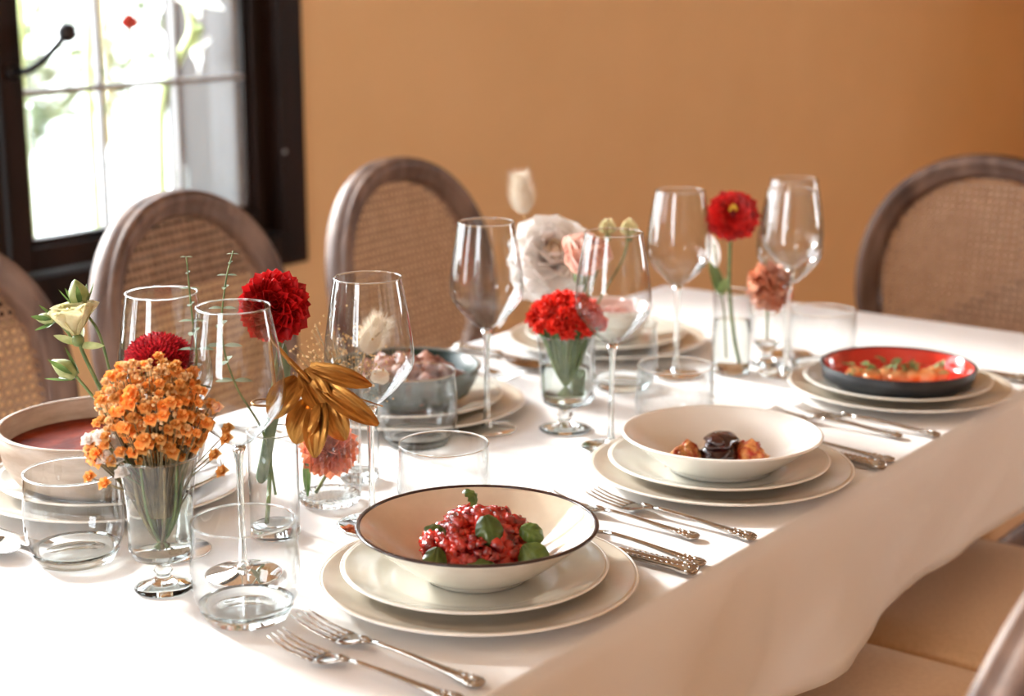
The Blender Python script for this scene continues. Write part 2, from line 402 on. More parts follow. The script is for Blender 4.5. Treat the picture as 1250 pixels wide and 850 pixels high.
h = MB(); h.tube(spline([(1.712 - .48, .022, 1.10 - .688), (1.716 - .48, -.02, 1.104 - .688), (1.745 - .48, -.03, 1.125 - .688), (1.786 - .48, -.03, 1.158 - .688)], 6), .006, 10)
h.ball((1.79 - .48, -.03, 1.163 - .688), .017, 14); h.lathe([(0, -.002), (.014, -.002), (.014, .006), (0, .006)], 20, mtx=M4.Translation((1.712 - .48, .02, 1.10 - .688)) @ M4.Rotation(R(90), 4, 'X'))
h.build('window_handle', knob_m, wn1)
MB().ball((2.312 - .48, -.013, .915 - .688), .0045, 10).build('screw', lead_m, wn1)
casement_window('window_2', -1.44, .04, .688, 2.04)

# outside, seen through the panes
def ext(name, mb, m, label, cat, smooth=False, loc=None, **k):
    o = mb.build(name, m, smooth=smooth); return tag(o, label, cat, **k)
structure(MB().box(-14, 18, YW + .22, 30, -.32, -.3).build('ground', paving_m, smooth=False))
g = thing('garden_wall', 'pale rendered garden wall outside the window', 'wall', (6, 16, -.3))
MB().box(-9, 8, 0, .3, 0, 1.5).build('wall_body', ext_wall, g, smooth=False); MB().box(-9.05, 8.05, -.04, .34, 1.5, 1.56).build('coping', paving_m, g, smooth=False)
for i, (x, y, r, hh) in enumerate(((6.4, 9.4, 1.0, 1.3), (9.4, 11.4, 1.1, 2.4), (11.4, 10.6, 1.0, 1.9), (4.0, 7.0, .5, .8))):
    t_ = thing('shrub', ['round clipped shrub nearest the dark window mullion outside', 'tall loose green shrub outside beyond the flower vases',
                         'green shrub outside seen beside the open shutter', 'low green bush close outside the lower panes'][i], 'shrub', (x, y, -.3))
    rs = random.Random(i + 3); b = MB()
    for k in range(420):
        d = V((rs.gauss(0, 1), rs.gauss(0, 1), rs.gauss(0, 1))).normalized() * rs.uniform(.75, 1)
        c = V((d.x * r, d.y * r * .6, hh * .55 + d.z * hh * .45)); s_ = .13
        a = V((rs.gauss(0, 1), rs.gauss(0, 1), rs.gauss(0, 1))).normalized(); m_ = frame(c, a, d)
        b.add([(-s_ * .4, 0, 0), (0, -s_ * .6, 0), (s_ * .4, 0, 0), (0, s_ * .8, 0)], [(0, 1, 2, 3)], 0, m_)
    b.build('foliage', hedge_m, t_, smooth=False)['kind'] = 'stuff'
    MB().tube([(0, 0, 0), (0, 0, hh * .6)], .05).build('trunk', brown_stem, t_)
sh = thing('shutter', 'narrow dark wooden shutter standing open outside the right panes', 'shutter', (2.365, YW + .235, .74))
b = MB(); b.box(0, .035, 0, .03, 0, 1.3); b.box(0, .035, .12, .15, 0, 1.3); b.box(0, .035, .03, .12, 0, .05); b.box(0, .035, .03, .12, 1.25, 1.3)
bevel(b.build('shutter_frame', shutter_m, sh, smooth=False), .003)
MB().box(.010, .024, .03, .12, .05, 1.25).build('panel', shutter_m, sh, smooth=False)

# ------------------------------------------------------------------ table and cloth
TX0, TX1, TY0, TY1 = .22, 2.317, .683, 1.41
tb = thing('dining_table', 'long dining table hidden under the white tablecloth', 'table', (1.27, 1.046, 0))
bevel(MB().box(TX0 + .004 - 1.27, TX1 - .004 - 1.27, TY0 + .004 - 1.046, TY1 - .004 - 1.046, .715, .746).build('tabletop', table_wood, tb, smooth=False), .004)
bevel(MB().box(-.90, .90, -.19, .19, .64, .715).build('apron', table_wood, tb, smooth=False), .004)
for sx_ in (-1, 1):
    for sy_ in (-1, 1):
        MB().lathe([(0, 0), (.02, 0), (.024, .2), (.032, .5), (.034, .66), (0, .66)], 20).build('leg', table_wood, tb, loc=(sx_ * .86, sy_ * .15, 0))
def cloth():
    """one sheet: top plus hanging skirt, walked as concentric loops round the top rectangle"""
    b = MB(); loops = []
    def per(n_long=150, n_short=52):
        pts = []
        for i in range(n_long): pts.append((TX0 + (TX1 - TX0) * i / n_long, TY0, 0, -1))
        for i in range(n_short): pts.append((TX1, TY0 + (TY1 - TY0) * i / n_short, 1, 0))
        for i in range(n_long): pts.append((TX1 - (TX1 - TX0) * i / n_long, TY1, 0, 1))
        for i in range(n_short): pts.append((TX0, TY1 - (TY1 - TY0) * i / n_short, -1, 0))
        return pts
    pp = per(); n = len(pp)
    cx, cy_ = (TX0 + TX1) / 2, (TY0 + TY1) / 2
    vs = []
    rows = []
    def hem(x, y): return .158 + .018 * noise.noise(V((x * 1.9, y * 2, 3))) - .010 * (x - 1.4) 
    def fold(x, y, s): return .022 * noise.noise(V((x * 4.6 + 3 + s * .8, y * 4, s * .7))) + .013 * sin(x * 13 + y * 9 + 1.5 * sin(x * 5) + s * 1.2) + .006 * noise.noise(V((x * 17 + s * 5, y * 11, s * 2)))
    ins = [.05, .02, .008]
    for t in ins:
        row = []
        for x, y, nx, ny in pp:
            # shrink towards the middle line
            ux = min(max(x, TX0 + t * .7), TX1 - t * .7); uy = min(max(y, TY0 + t), TY1 - t)
            row.append(len(vs)); vs.append((ux, uy, TZ))
        rows.append(row)
    K = 12
    for k in range(K + 1):
        s = k / K; row = []
        for x, y, nx, ny in pp:
            # outward normal, rounded at corners
            ddx = max(0, abs(x - cx) - ((TX1 - TX0) / 2 - .05)); ddy = max(0, abs(y - cy_) - ((TY1 - TY0) / 2 - .05))
            v = V((ddx * (1 if x > cx else -1), ddy * (1 if y > cy_ else -1), 0))
            nn = v.normalized() if v.length > 0 else V((nx, ny, 0))
            corner = min(ddx, ddy) / .05
            d = hem(x, y) * s
            out = .006 * min(1, s * 6) + s * max(-.004, .008 + fold(x, y, s)) + corner * .03 * s
            row.append(len(vs)); vs.append((x + nn.x * out, y + nn.y * out, TZ - .0012 - .004 * min(1, s * 20) - d + (.0012 if k == 0 else 0)))
        rows.append(row)
    fs = []
    for a, c in zip(rows, rows[1:]):
        for k in range(n):
            k2 = (k + 1) % n; fs.append((a[k], c[k], c[k2], a[k2]))
    fs.append(tuple(rows[0]))
    b.add(vs, fs)
    o = b.build('tablecloth', cloth_m)
    md = o.modifiers.new('thickness', 'SOLIDIFY'); md.thickness = .0012; md.offset = -1
    return tag(o, 'white linen tablecloth hanging in soft folds over the long table', 'tablecloth')
cloth()

# ------------------------------------------------------------------ chairs
def make_chair():
    """local: the sitter faces +Y, the backrest stands at -Y"""
    c = thing('dining_chair', '', 'chair', (0, 0, 0), 0, 'round-backed cane dining chairs')
    hw, hh, cz, tilt = .212, .215, .757, R(9)
    BM = M4.Translation((0, -.205, .50)) @ M4.Rotation(tilt, 4, 'X') @ M4.Translation((0, 0, -.50))
    def oval(a, w, h_, ex=2.15):
        ca_, sa_ = cos(a), sin(a)
        return (w * math.copysign(abs(ca_) ** (2 / ex), ca_), cz + h_ * math.copysign(abs(sa_) ** (2 / ex), sa_))
    def ypos(x): return -.03 + .45 * x * x          # backrest curved in plan
    # moulded oval frame: cross-section (offset outward, depth y)
    sec = [(-.040, -.006), (-.036, .008), (-.030, .014), (-.024, .013), (-.020, .019), (-.010, .022), (-.003, .019), (.000, .012), (-.002, .007), (.002, .003), (.002, -.014), (-.001, -.020), (-.003, -.022), (-.006, -.028), (-.020, -.030), (-.032, -.018)]
    n = 96; vs = []; fs = []; m = len(sec)
    for k in range(n):
        a = 2 * pi * k / n
        for (o_, y) in sec:
            x, z = oval(a, hw + o_, hh + o_); vs.append((x, ypos(x) + y, z))
    for k in range(n):
        for j in range(m): fs.append((k * m + j, ((k + 1) % n) * m + j, ((k + 1) % n) * m + (j + 1) % m, k * m + (j + 1) % m))
    bf = MB().add(vs, fs, mtx=BM).build('backrest_frame', chair_wood, c)
    # cane webbing: verticals, horizontals and diagonals as flat strands clipped to the oval
    iw, ih = hw - .037, hh - .037
    def inside(x, z): return (abs(x) / iw) ** 2.15 + (abs(z - cz) / ih) ** 2.15 < 1
    b = MB(); st = .0125
    def strand(p0, p1, w, off):
        d = (V(p1) - V(p0)); L = d.length; d.normalize(); nrm = V((-d.y, d.x)) * w / 2
        N = int(L / .01); run = []
        def flush(run):
            if len(run) < 2: return
            q = [run[0]] + run[4:-1:4] + [run[-1]]; vs = []; fs = []
            for (x, z) in q:
                for s_ in (-1, 1): vs.append((x + nrm.x * s_, ypos(x) + off, z + nrm.y * s_))
            for i in range(len(q) - 1): fs.append((2 * i, 2 * i + 1, 2 * i + 3, 2 * i + 2))
            b.add(vs, fs, mtx=BM)
        for i in range(N + 1):
            x, z = p0[0] + d.x * L * i / N, p0[1] + d.y * L * i / N
            if inside(x, z): run.append((x, z))
            else: flush(run); run = []
        flush(run)
    k = -20
    while k <= 20:
        x = k * st
        for e in (-.0017, .0017): strand((x + e, cz - .25), (x + e, cz + .25), .0021, .0006)
        z = cz + k * st
        for e in (-.0017, .0017): strand((-.25, z + e), (.25, z + e), .0021, 0)
        k += 1
    for k in range(-40, 41):
        o_ = (k + .5) * st
        strand((-.3, cz - .3 + o_), (.3, cz + .3 + o_), .0026, .0012); strand((-.3, cz + .3 + o_), (.3, cz - .3 + o_), .0026, -.0006)
    cb = b.build('cane_panel', cane_m, bf, smooth=False); cb['kind'] = 'stuff'
    # posts, seat and legs
    for s_ in (-1, 1):
        p = MB(); p.tube([BM @ V((s_ * .15, ypos(.15), .58)), BM @ V((s_ * .165, ypos(.15) - .002, .50)), (s_ * .175, -.215, .42)], [.014, .016, .019], 12)
        p.build('back_post', chair_wood, c)
    def seat_outline(sc=1, n=40):
        out = []
        for k in range(n):
            a = 2 * pi * k / n; ca_, sa_ = cos(a), sin(a); ex = 9
            w = .212 + .006 * sa_
            out.append((w * sc * math.copysign(abs(ca_) ** (2 / ex), ca_), .205 * sc * math.copysign(abs(sa_) ** (2 / ex), sa_)))
        return out
    def slab(z_sc):
        b = MB(); rows = []; vs = []
        for z, sc in z_sc:
            r_ = []
            for (x, y) in seat_outline(sc): r_.append(len(vs)); vs.append((x, y, z))
            rows.append(r_)
        fs = [tuple(rows[0][::-1]), tuple(rows[-1])]
        for a, q in zip(rows, rows[1:]):
            for k in range(len(a)): k2 = (k + 1) % len(a); fs.append((a[k], a[k2], q[k2], q[k]))
        return b.add(vs, fs)
    sr = slab([(.395, .97), (.40, 1), (.445, 1), (.45, .985)]).build('seat_rail', chair_wood, c)
    slab([(.449, .97), (.456, 1.0), (.478, 1.005), (.488, .985), (.494, .94), (.499, .7), (.501, .3)]).build('seat_cushion', seat_m, sr)
    for s_ in (-1, 1):
        MB().lathe([(0, 0), (.011, 0), (.013, .05), (.02, .33), (.017, .345), (.023, .355), (.023, .398), (0, .398)], 16).build('leg', chair_wood, c, loc=(s_ * .175, .165, 0))
        lg = MB(); lg.tube([(s_ * .165, -.165, .40), (s_ * .172, -.18, .2), (s_ * .18, -.215, 0)], [.019, .017, .013], 12); lg.build('leg', chair_wood, c)
    return c
ch = make_chair(); G = 'round-backed cane dining chairs'
BY = .235          # backrest sits this far behind the chair's own centre
ch.location = (1.615, 1.472, 0); ch.rotation_euler = (0, 0, pi + R(11))
ch['label'] = 'cane-backed chair standing right in front of the dark-framed window'
dup(ch, 'cane-backed chair at the left edge of the photo, behind the beige soup bowl', (1.150, 1.440, 0), pi + R(8))
dup(ch, 'cane-backed chair against the bare tan wall, behind the dark green bowl', (2.075, 1.475, 0), pi + R(5))
dup(ch, 'cane-backed chair at the far head of the table, behind the red pan', (2.385, 1.0, 0), pi / 2)
dup(ch, 'chair whose tan seat shows farthest up under the hanging cloth', (1.930, .620, 0), 0)
dup(ch, 'chair whose tan seat fills the bottom right under the hanging cloth', (1.498, .615, 0), 0)
dup(ch, 'chair with only the dark edge of its backrest in the bottom right corner', (1.062, .577, 0), 0)

# ------------------------------------------------------------------ crockery
def plate_prof(r, h, lip, foot):
    """closed profile for a rimmed plate, outside bottom to inside centre"""
    return [(0, .0015), (foot - .004, .0015), (foot - .003, 0), (foot, 0), (foot + .004, .003), (r * .78, h * .42), (r * .97, h - .0035), (r, h - .001), (r - .0005, h + .0005), (r - .003, h),
            (r - .006, h - .0018), (r * .80, h * .62), (r * .735, h * .5), (r * .68, h * .36), (r * .62, .0045), (0, .004)]
def plate(name, label, cat, loc, r, h, m, mrim, group, foot=None):
    p = thing(name, label, cat, loc, random.random() * 6, group); foot = foot or r * .55
    dsh = MB().lathe(plate_prof(r, h, .003, foot), 112).build('dish', m, p)
    # thin raised bead at the rim
    MB().lathe([(r + .0006 * 1 + .0013 * cos(a), h - .0004 + .0011 * sin(a)) for a in [2 * pi * k / 8 for k in range(8)]], 112, closed=True).build('rim', mrim, dsh)
    return p
def bowl(name, label, loc, prof_out, prof_in, m_out, m_in, mrim, group=None, n=112, rt=.0016):
    p = thing(name, label, 'bowl', loc, random.random() * 6, group)
    ro, zo = prof_out[-1]; ri, zi = prof_in[0]
    ow = MB().lathe(prof_out + [((ro + ri) / 2, max(zo, zi) + .0008)], n).build('outer_wall', m_out, p)
    MB().lathe([((ro + ri) / 2, max(zo, zi) + .0008)] + prof_in, n).build('inner_wall', m_in, p)
    if mrim:
        rc = (ro + ri) / 2; z = max(zo, zi) - .0002; w = (ro - ri) / 2 + .0007
        MB().lathe([(rc + w * cos(a), z + .0014 * sin(a)) for a in [2 * pi * k / 10 for k in range(10)]], n, closed=True).build('rim', mrim, ow)
    return p
def curve_bowl(r, h, foot, power, t=.003, n=12):
    out = [(0, .002), (foot - .003, .002), (foot - .002, 0), (foot, 0), (foot + .001, .003)]
    for i in range(1, n + 1):
        f = i / n; out.append((foot + .001 + (r - foot - .001) * f, .003 + (h - .003) * f ** power))
    inn = []
    for i in range(n, 0, -1):
        f = i / n; inn.append((foot * .9 + (r - t - foot * .9) * f, .0055 + (h - .0055) * f ** (power + .1)))
    return out, inn + [(foot * .5, .005), (0, .0048)]
GC, GP = 'charger plates under each place setting', 'plates stacked on the chargers'
chg = {}
S1, S2, S3 = (1.051, .822), (1.452, .812), (1.882, .802)
L1, L2, L3 = (1.036, 1.285), (1.457, 1.243), (1.885, 1.243)
info = [(S1, 'under the bowl of red tartare'), (S2, 'under the white bowl of dark glazed meat'), (S3, 'under the black and red pan'),
        (L1, 'under the big beige soup bowl'), (L2, 'under the dark green bowl of mince'), (L3, 'under the pale pink bowl at the far side')]
for i, (p, w) in enumerate(info):
    plate('charger_plate', 'large pale charger plate on the cloth ' + w, 'plate', (p[0], p[1], TZ + .001), .1365, .015, charger_m, rim_pale, GC)
    plate('dinner_plate', 'smaller pale plate on its charger, ' + w, 'plate', (p[0] + .002, p[1] + (.004 if i != 0 else .006), TZ + .0067), .1145 if i < 3 else .112, .0165, glaze, rim_pale, GP)
ZB = TZ + .0120
o_, i_ = curve_bowl(.1045, .0465, .045, 1.25)
bowl('coupe_bowl', 'cream bowl with a thin dark rim, holding red tartare', (S1[0] + .003, S1[1] + .004, ZB), o_, i_, cream, cream_shaded, rim_dark, 'wide shallow bowls', rt=.002)
o_, i_ = curve_bowl(.1045, .038, .055, 1.15)
bowl('coupe_bowl', 'plain white wide bowl holding dark glazed meat', (S2[0], S2[1], ZB), o_, i_, white_glaze, white_glaze, rim_pale, 'wide shallow bowls')
bowl('low_pan', 'low round pan, matt black outside and glossy red inside', (S3[0] - .002, S3[1] + .002, ZB + .0008),
     [(0, .001), (.066, 0), (.082, .0035), (.0925, .010), (.0955, .027)], [(.0925, .027), (.090, .012), (.086, .006), (.078, .0045), (0, .0045)], black_glaze, red_glaze, black_glaze)
bowl('soup_bowl', 'large beige stoneware bowl of dark red soup', (L1[0] - .006, L1[1] + .002, ZB),
     [(0, .001), (.062, 0), (.070, .003), (.090, .014), (.0995, .030), (.1035, .050), (.1045, .064)], [(.1005, .064), (.099, .048), (.095, .030), (.084, .014), (.06, .006), (0, .005)], beige_stone, beige_stone, beige_stone)
bowl('serving_bowl', 'dark green bowl with a teal-grey outside, holding mince', (L2[0] - .006, L2[1] + .004, ZB),
     [(0, .001), (.050, 0), (.060, .003), (.078, .014), (.087, .030), (.091, .046)], [(.0875, .046), (.083, .030), (.073, .014), (.05, .006), (0, .005)], teal_glaze, green_glaze, teal_glaze)
bowl('serving_bowl', 'pale pink bowl at the far side, seen through a wine glass', (L3[0] + .01, L3[1], ZB),
     [(0, .001), (.034, 0), (.038, .003), (.052, .020), (.058, .045)], [(.0555, .045), (.049, .022), (.036, .008), (0, .006)], rim_pale, pink_glaze, rim_pale)

# food --------------------------------------------------------------
def crumb_meshes(name, r, jit, m, k=4, n=6):
    out = []
    for i in range(k):
        random.seed(i * 7 + 1); out.append(MB().ball((0, 0, 0), r, n, jit=jit, sc=(1, 1, .8)).mesh(name, m))
    return out
def mound(name, part, label, cat, loc, rx, ry, h, m, count, size, seed, core=True, zb=None):
    """a heap of small lumps over a knobbly core"""
    t = thing(name, label, cat, loc); rs = random.Random(seed)
    b = MB(); random.seed(seed)
    if core:
        prof = []
        for i in range(13):
            a = pi / 2 * i / 12; prof.append((cos(a), sin(a)))
        c = MB(); c.lathe([(0, 0)] + [(p[0], p[1] ** .8) for p in prof], 44)
        for i, v in enumerate(c.v):
            q = V(v); k = .90 + .16 * noise.noise(q * 2.2 + V((seed, 0, 0))) + .10 * noise.noise(q * 6)
            zz_ = q.z * h * k; rr_ = sqrt((q.x * rx) ** 2 + (q.y * ry) ** 2) * k; c.v[i] = (q.x * rx * k, q.y * ry * k, max(zz_, zb(rr_)) if zb and i else zz_)
        b.add(c.v, c.f)
    for i in range(count):
        sz_ = size * (rs.random() ** 1.6 * 1.5 + .55)
        a = rs.random() * 2 * pi; e = math.asin(rs.random() ** .8); 
        d = V((cos(a) * cos(e), sin(a) * cos(e), sin(e) ** .8 if e > 0 else 0)); k = .92 + .16 * noise.noise(V((cos(a), sin(a), sin(e))) * 2.2 + V((seed, 0, 0)))
        p = V((d.x * rx * k, d.y * ry * k, max(size * .4, d.z * h * k)))
        if zb: p.z = max(p.z, zb(sqrt(p.x ** 2 + p.y ** 2) + size) + size * .5)
        b.ball(p, sz_, 8 if count > 600 else 6, jit=1.0, sc=(rs.uniform(.8, 1.4), rs.uniform(.8, 1.4), .9))
    b.build(part, m, t)['kind'] = 'stuff'
    return t
tt = mound('beef_tartare', 'mince', 'mound of bright red tartare topped with basil leaves', 'food', (S1[0] + .006, S1[1] + .002, ZB + .0035), .054, .050, .056, tartare_m, 700, .0033, 3, zb=lambda r: .003 + (.041 * (max(0, r - .0385) / .0615) ** 1.3))
def basil(par, pos, ydir, nrm, L=.026, W=.021):
    lf = MB(); lf.grid(lambda u, v: ((u - .5) * W * max(.04, sin(pi * min(1, v * .96 + .03)) ** .5), L * v,
                                     .0045 * sin(v * pi) - 1.1 * (u - .5) ** 2 * W + .0011 * abs(u - .5) * 2 * cos(v * 22 - abs(u - .5) * 9) - .0012 * max(0, 1 - abs(u - .5) * 12)), 14, 18)
    me = lf.mesh('basil_leaf', basil_m); return obj('basil_leaf', me, par, mtx=frame(pos, ydir, nrm))
CD = V((-cos(R(36.8)), -sin(R(36.8)), .25))        # towards the viewer, flat
RT = V((sin(R(36.8)), -cos(R(36.8)), 0))
def cdp(right, toward, up): return RT * right + V((CD.x, CD.y, 0)).normalized() * toward + V((0, 0, up))
basil(tt, cdp(.004, .030, .060), cdp(.25, .3, -.9), CD + V((0, 0, .4)), .031, .024)
basil(tt, cdp(-.004, .000, .060), cdp(-.3, -.2, .4), V((0, 0, 1)), .016, .014)
basil(tt, cdp(-.028, .026, .044), cdp(-1, .1, .25), V((0, 0, 1)), .020, .011)
basil(tt, cdp(-.036, .036, .034), cdp(-.2, .4, -.9), CD, .027, .021)
basil(tt, cdp(-.014, .052, .021), cdp(1, .12, -.05), CD + V((0, 0, .5)), .030, .022)
basil(tt, cdp(.036, .036, .036), cdp(.5, .35, -.55), CD, .028, .027)
basil(tt, cdp(.034, .020, .046), cdp(.6, .1, -.3), CD + V((0, 0, .4)), .022, .018)
# glazed meat
gm = thing('glazed_meat', 'glossy dark glazed block of meat in the middle of the white bowl', 'food', (S2[0] - .004, S2[1] - .001, ZB + .004), R(20))
random.seed(4); b = MB()
b = MB(); b.ball((0, 0, .012), .020, 22, jit=.25, sc=(1.35, 1.0, .62)); b.ball((-.011, .002, .013), .015, 18, jit=.3, sc=(1.1, 1.2, .8)); b.ball((.013, -.002, .013), .015, 18, jit=.3, sc=(1.1, 1.1, .8))
b.build('meat_block', glazed_meat, gm)
b = MB(); b.ball((-.002, 0, .0265), .016, 20, jit=.45, sc=(1.45, 1.05, .42)); b.ball((-.014, .002, .029), .009, 14, jit=.4, sc=(1.2, 1.1, .6)); b.build('top_slice', glazed_meat, gm)
for nm_, lb, off in (('crispy_garnish', 'rough orange-brown crispy garnish left of the dark glazed meat', cdp(-.036, .006, 0)), ('crispy_garnish', 'rough orange-brown crispy garnish right of the dark glazed meat', cdp(.030, .002, 0))):
    q = mound(nm_, 'crumb', lb, 'food', (S2[0] - .004 + off.x, S2[1] - .001 + off.y, ZB + .0062), .0125, .012, .020, crisp_m, 60, .0042, 11 if off.x < 0 else 17); q['group'] = 'crispy garnishes'
# slices in the red pan
pan = (S3[0] - .002, S3[1] + .002, ZB + .0048)
for i in range(7):
    x = -.052 + .0165 * i; d = cdp(x, .012 - .012 * ((i - 3) / 3) ** 2 + (i % 2) * .005, 0)
    s_ = thing('fruit_slice', 'orange slice lying in the row across the red pan, %s' % ['leftmost', 'second from the left', 'third from the left', 'in the middle', 'third from the right', 'second from the right', 'rightmost'][i], 'food',
               (pan[0] + d.x, pan[1] + d.y, pan[2]), i * .9, 'orange slices in the red pan')
    random.seed(i); MB().ball((0, 0, .009), .0165, 14, jit=.3, sc=(1.1, .85, .6)).build('slice', citrus_m, s_)
hb = thing('herb_garnish', 'green leafy herbs scattered over the slices in the red pan', 'food', (pan[0], pan[1], pan[2] + .013)); rs = random.Random(5); b = MB()
for i in range(46):
    gx = rs.choice((-.048, -.030, -.005, .004, .012, .044)) + rs.gauss(0, .008)
    p = cdp(gx, rs.uniform(-.006, .018), rs.uniform(0, .012)); m_ = frame(p, cdp(rs.uniform(-1, 1), rs.uniform(-1, 1), rs.uniform(-.1, .8)), V((rs.uniform(-.5, .5), rs.uniform(-.5, .5), 1)))
    l = leafmesh(rs.uniform(.010, .017), rs.uniform(.006, .010), .3, -.2, 4, 2); b.add(l.v, l.f, mtx=m_)
b.build('herb_leaves', herb_m, hb)['kind'] = 'stuff'
# soup, curd, leaf
sp = (L1[0] - .006, L1[1] + .002, ZB)
so = MB(); so.lathe([(0, .0425), (.03, .0425), (.06, .042), (.085, .0420), (.0975, .043), (.094, .034), (.084, .020), (.05, .012), (0, .012)], 72)
tag(so.build('soup', soup_m, loc=sp), 'dark red soup filling the large beige bowl', 'food')
d = cdp(.030, .050, 0); cu = thing('curd_dollop', 'white curd with green leaves at the near right of the soup', 'food', (sp[0] + d.x, sp[1] + d.y, sp[2] + .0405)); rs = random.Random(2); b = MB(); random.seed(9)
for i in range(9): b.ball(cdp(rs.uniform(-.03, .03), rs.uniform(-.008, .012), rs.uniform(.004, .016)), rs.uniform(.008, .013), 10, jit=.5)
b.build('curd', cheese_m, cu)
for i in range(5):
    obj('herb_leaf', leafmesh(.026, .018, .2, -.3).mesh('herb_leaf', leaf_m), cu, mtx=frame(cdp(-.018 + .007 * i, .014, .014 + .003 * (i % 3)), cdp(rs.uniform(-.8, .4), .8, .2), V((0, 0, 1))))
mound('mince_heap', 'mince', 'heap of pinkish brown mince in the dark green bowl', 'food', (L2[0] - .006, L2[1] + .004, ZB + .006), .066, .062, .042, mince_m, 150, .0085, 21, zb=lambda r: .001 + max(0, r - .045) * .55)
mound('pink_salad', 'salad', 'pinkish salad in the pale bowl at the far side', 'food', (L3[0] + .01, L3[1], ZB + .0065), .036, .036, .03, pinkfood_m, 70, .006, 23)

# ------------------------------------------------------------------ cutlery (local: handle end at origin, head towards +Y)
def sweep_plan(pts, n=8, mtx=None):
    """pts: (y, z, halfwidth, halfthickness) rounded bar"""
    vs = []; fs = []
    for (y, z, w, h_) in pts:
        for k in range(n):
            a = 2 * pi * k / n; vs.append((w * cos(a), y, z + h_ * sin(a)))
    N = len(pts)
    for i in range(N - 1):
        for k in range(n): k2 = (k + 1) % n; fs.append((i * n + k, (i + 1) * n + k, (i + 1) * n + k2, i * n + k2))
    fs.append(tuple(range(n))); fs.append(tuple((N - 1) * n + k for k in range(n))[::-1])
    return vs, fs
HAND = [(0, .003, .0005, .0006), (.0015, .003, .0055, .0022), (.006, .003, .0088, .0030), (.011, .0032, .0085, .0030), (.016, .0034, .0062, .0026), (.020, .0036, .0066, .0026), (.026, .004, .0050, .0024),
        (.040, .005, .0040, .0021), (.060, .0066, .0031, .0018), (.080, .0078, .0026, .0017), (.100, .0082, .0025, .0017), (.112, .0076, .0030, .0018)]
def ornament(b, s=1.0):
    """raised scrolls and beads on the handle end"""
    rs = random.Random(3)
    for i in range(16):
        y = .004 + i * .0052; 
        w = [p for p in HAND if p[0] <= y][-1][2]
        for sd in (-1, 1):
            b.ball((sd * w * .60, y, .0046 + .0001 * i + y * .02), .0014 if i < 5 else .0008, 6, sc=(1, 1.7, .6))
    b.ball((0, .0085, .0058), .0030, 8, sc=(1, 1.6, .6)); b.ball((0, .017, .0058), .0018, 6, sc=(1, 2, .6))
def handle_mb(s=1):
    b = MB(); b.add(*sweep_plan(HAND, 10)); ornament(b); return b
def scale_mb(b, s, sx=None):
    b.v = [(x * (sx or s), y * s, z * s) for x, y, z in b.v]; return b
def make_fork(label, loc, rz, s=1.0, group='silver forks', rx=0):
    t = thing('fork', label, 'fork', loc, rz, group)
    scale_mb(handle_mb(), s).build('handle', steel, t)
    b = MB(); b.add(*sweep_plan([(.110, .0078, .0030, .0018), (.117, .0066, .0045, .0018), (.123, .0050, .0085, .0016), (.130, .0036, .0112, .0013), (.137, .0034, .0120, .0012), (.141, .0036, .0120, .0011)], 10))
    b.ball((0, .118, .0088), .0034, 8, sc=(1, 2.0, .5))
    scale_mb(b, s).build('neck', steel, t)
    for k in range(4):
        x0 = (k - 1.5) * .0064; b = MB()
        vs, fs = sweep_plan([(.139, .0036, .0022, .0011), (.150, .0042, .0017, .0011), (.165, .0060, .0015, .0010), (.178, .0092, .0012, .0009), (.188, .0128, .0005, .0005)], 6)
        b.add([(x + x0, y, z) for x, y, z in vs], fs); scale_mb(b, s).build('tine', steel, t)
    return t
def make_spoon(label, loc, rz, s=1.0, group='silver spoons'):
    t = thing('spoon', label, 'spoon', loc, rz, group); scale_mb(handle_mb(), s).build('handle', steel, t)
    b = MB(); b.add(*sweep_plan([(.110, .0078, .0030, .0018), (.122, .0060, .0032, .0016), (.134, .0050, .0050, .0012)], 8))
    def f(sgn, off):
        def g(u, v):
            a = u * 2 * pi; r = v; w, l = .0195, .031
            x = w * r * cos(a) * (1 + .12 * sin(a) * -1); y = .160 + l * r * sin(a)
            return (x, y, .0018 + .0062 * r * r + off)
        return g
    b.grid(f(1, 0), 28, 7); b.grid(f(1, .0008), 28, 7)
    scale_mb(b, s).build('bowl', steel, t); return t
def make_knife(label, loc, rz, s=1.0, group='silver knives'):
    t = thing('knife', label, 'knife', loc, rz, group)
    b = MB(); b.add(*sweep_plan([(0, .005, .001, .001), (.002, .005, .007, .004), (.008, .0055, .0098, .0052), (.016, .0055, .0090, .005), (.022, .0055, .0074, .0044), (.05, .0055, .0066, .0042), (.075, .0055, .0060, .0038), (.082, .0055, .0072, .0042), (.086, .0055, .0045, .0032)], 12))
    for i in range(13):
        for sd in (-1, 1): b.ball((sd * .005, .005 + i * .0058, .0092 - .0001 * i), .0013, 6, sc=(1, 1.5, .7))
    b.ball((0, .010, .0102), .003, 8, sc=(1, 1.6, .6))
    scale_mb(b, s).build('handle', steel, t)
    b = MB(); 
    def f(top):
        def g(u, v):
            y = .084 + .128 * v; w1 = .0055 + .0045 * sin(min(1, v * 1.15) * pi * .5); w2 = -.005
            if v > .86: w1 = w1 - (v - .86) / .14 * .011
            x = w2 + (w1 - w2) * u
            return (x, y, .0036 + (.0014 if top else 0) * (1 - u) ** .7)
        return g
    b.grid(f(0), 4, 14); b.grid(f(1), 4, 14)
    scale_mb(b, s).build('blade', steel, t); return t
z0 = TZ + .0012
f1 = make_fork('larger fork nearest the red tartare bowl, lower edge of the photo', (.893, .695, z0), R(-1), 1.02)
make_fork('fork farthest left in the front pair, beside the tumbler', (.862, .690, z0), R(2), .98)
make_fork('fork of the middle pair farther from the white bowl, partly behind the tartare bowl', (1.268, .730, z0), R(-1.5), .97)
make_fork('larger fork next to the white bowl of glazed meat', (1.298, .686, z0), R(-2.5), 1.05)
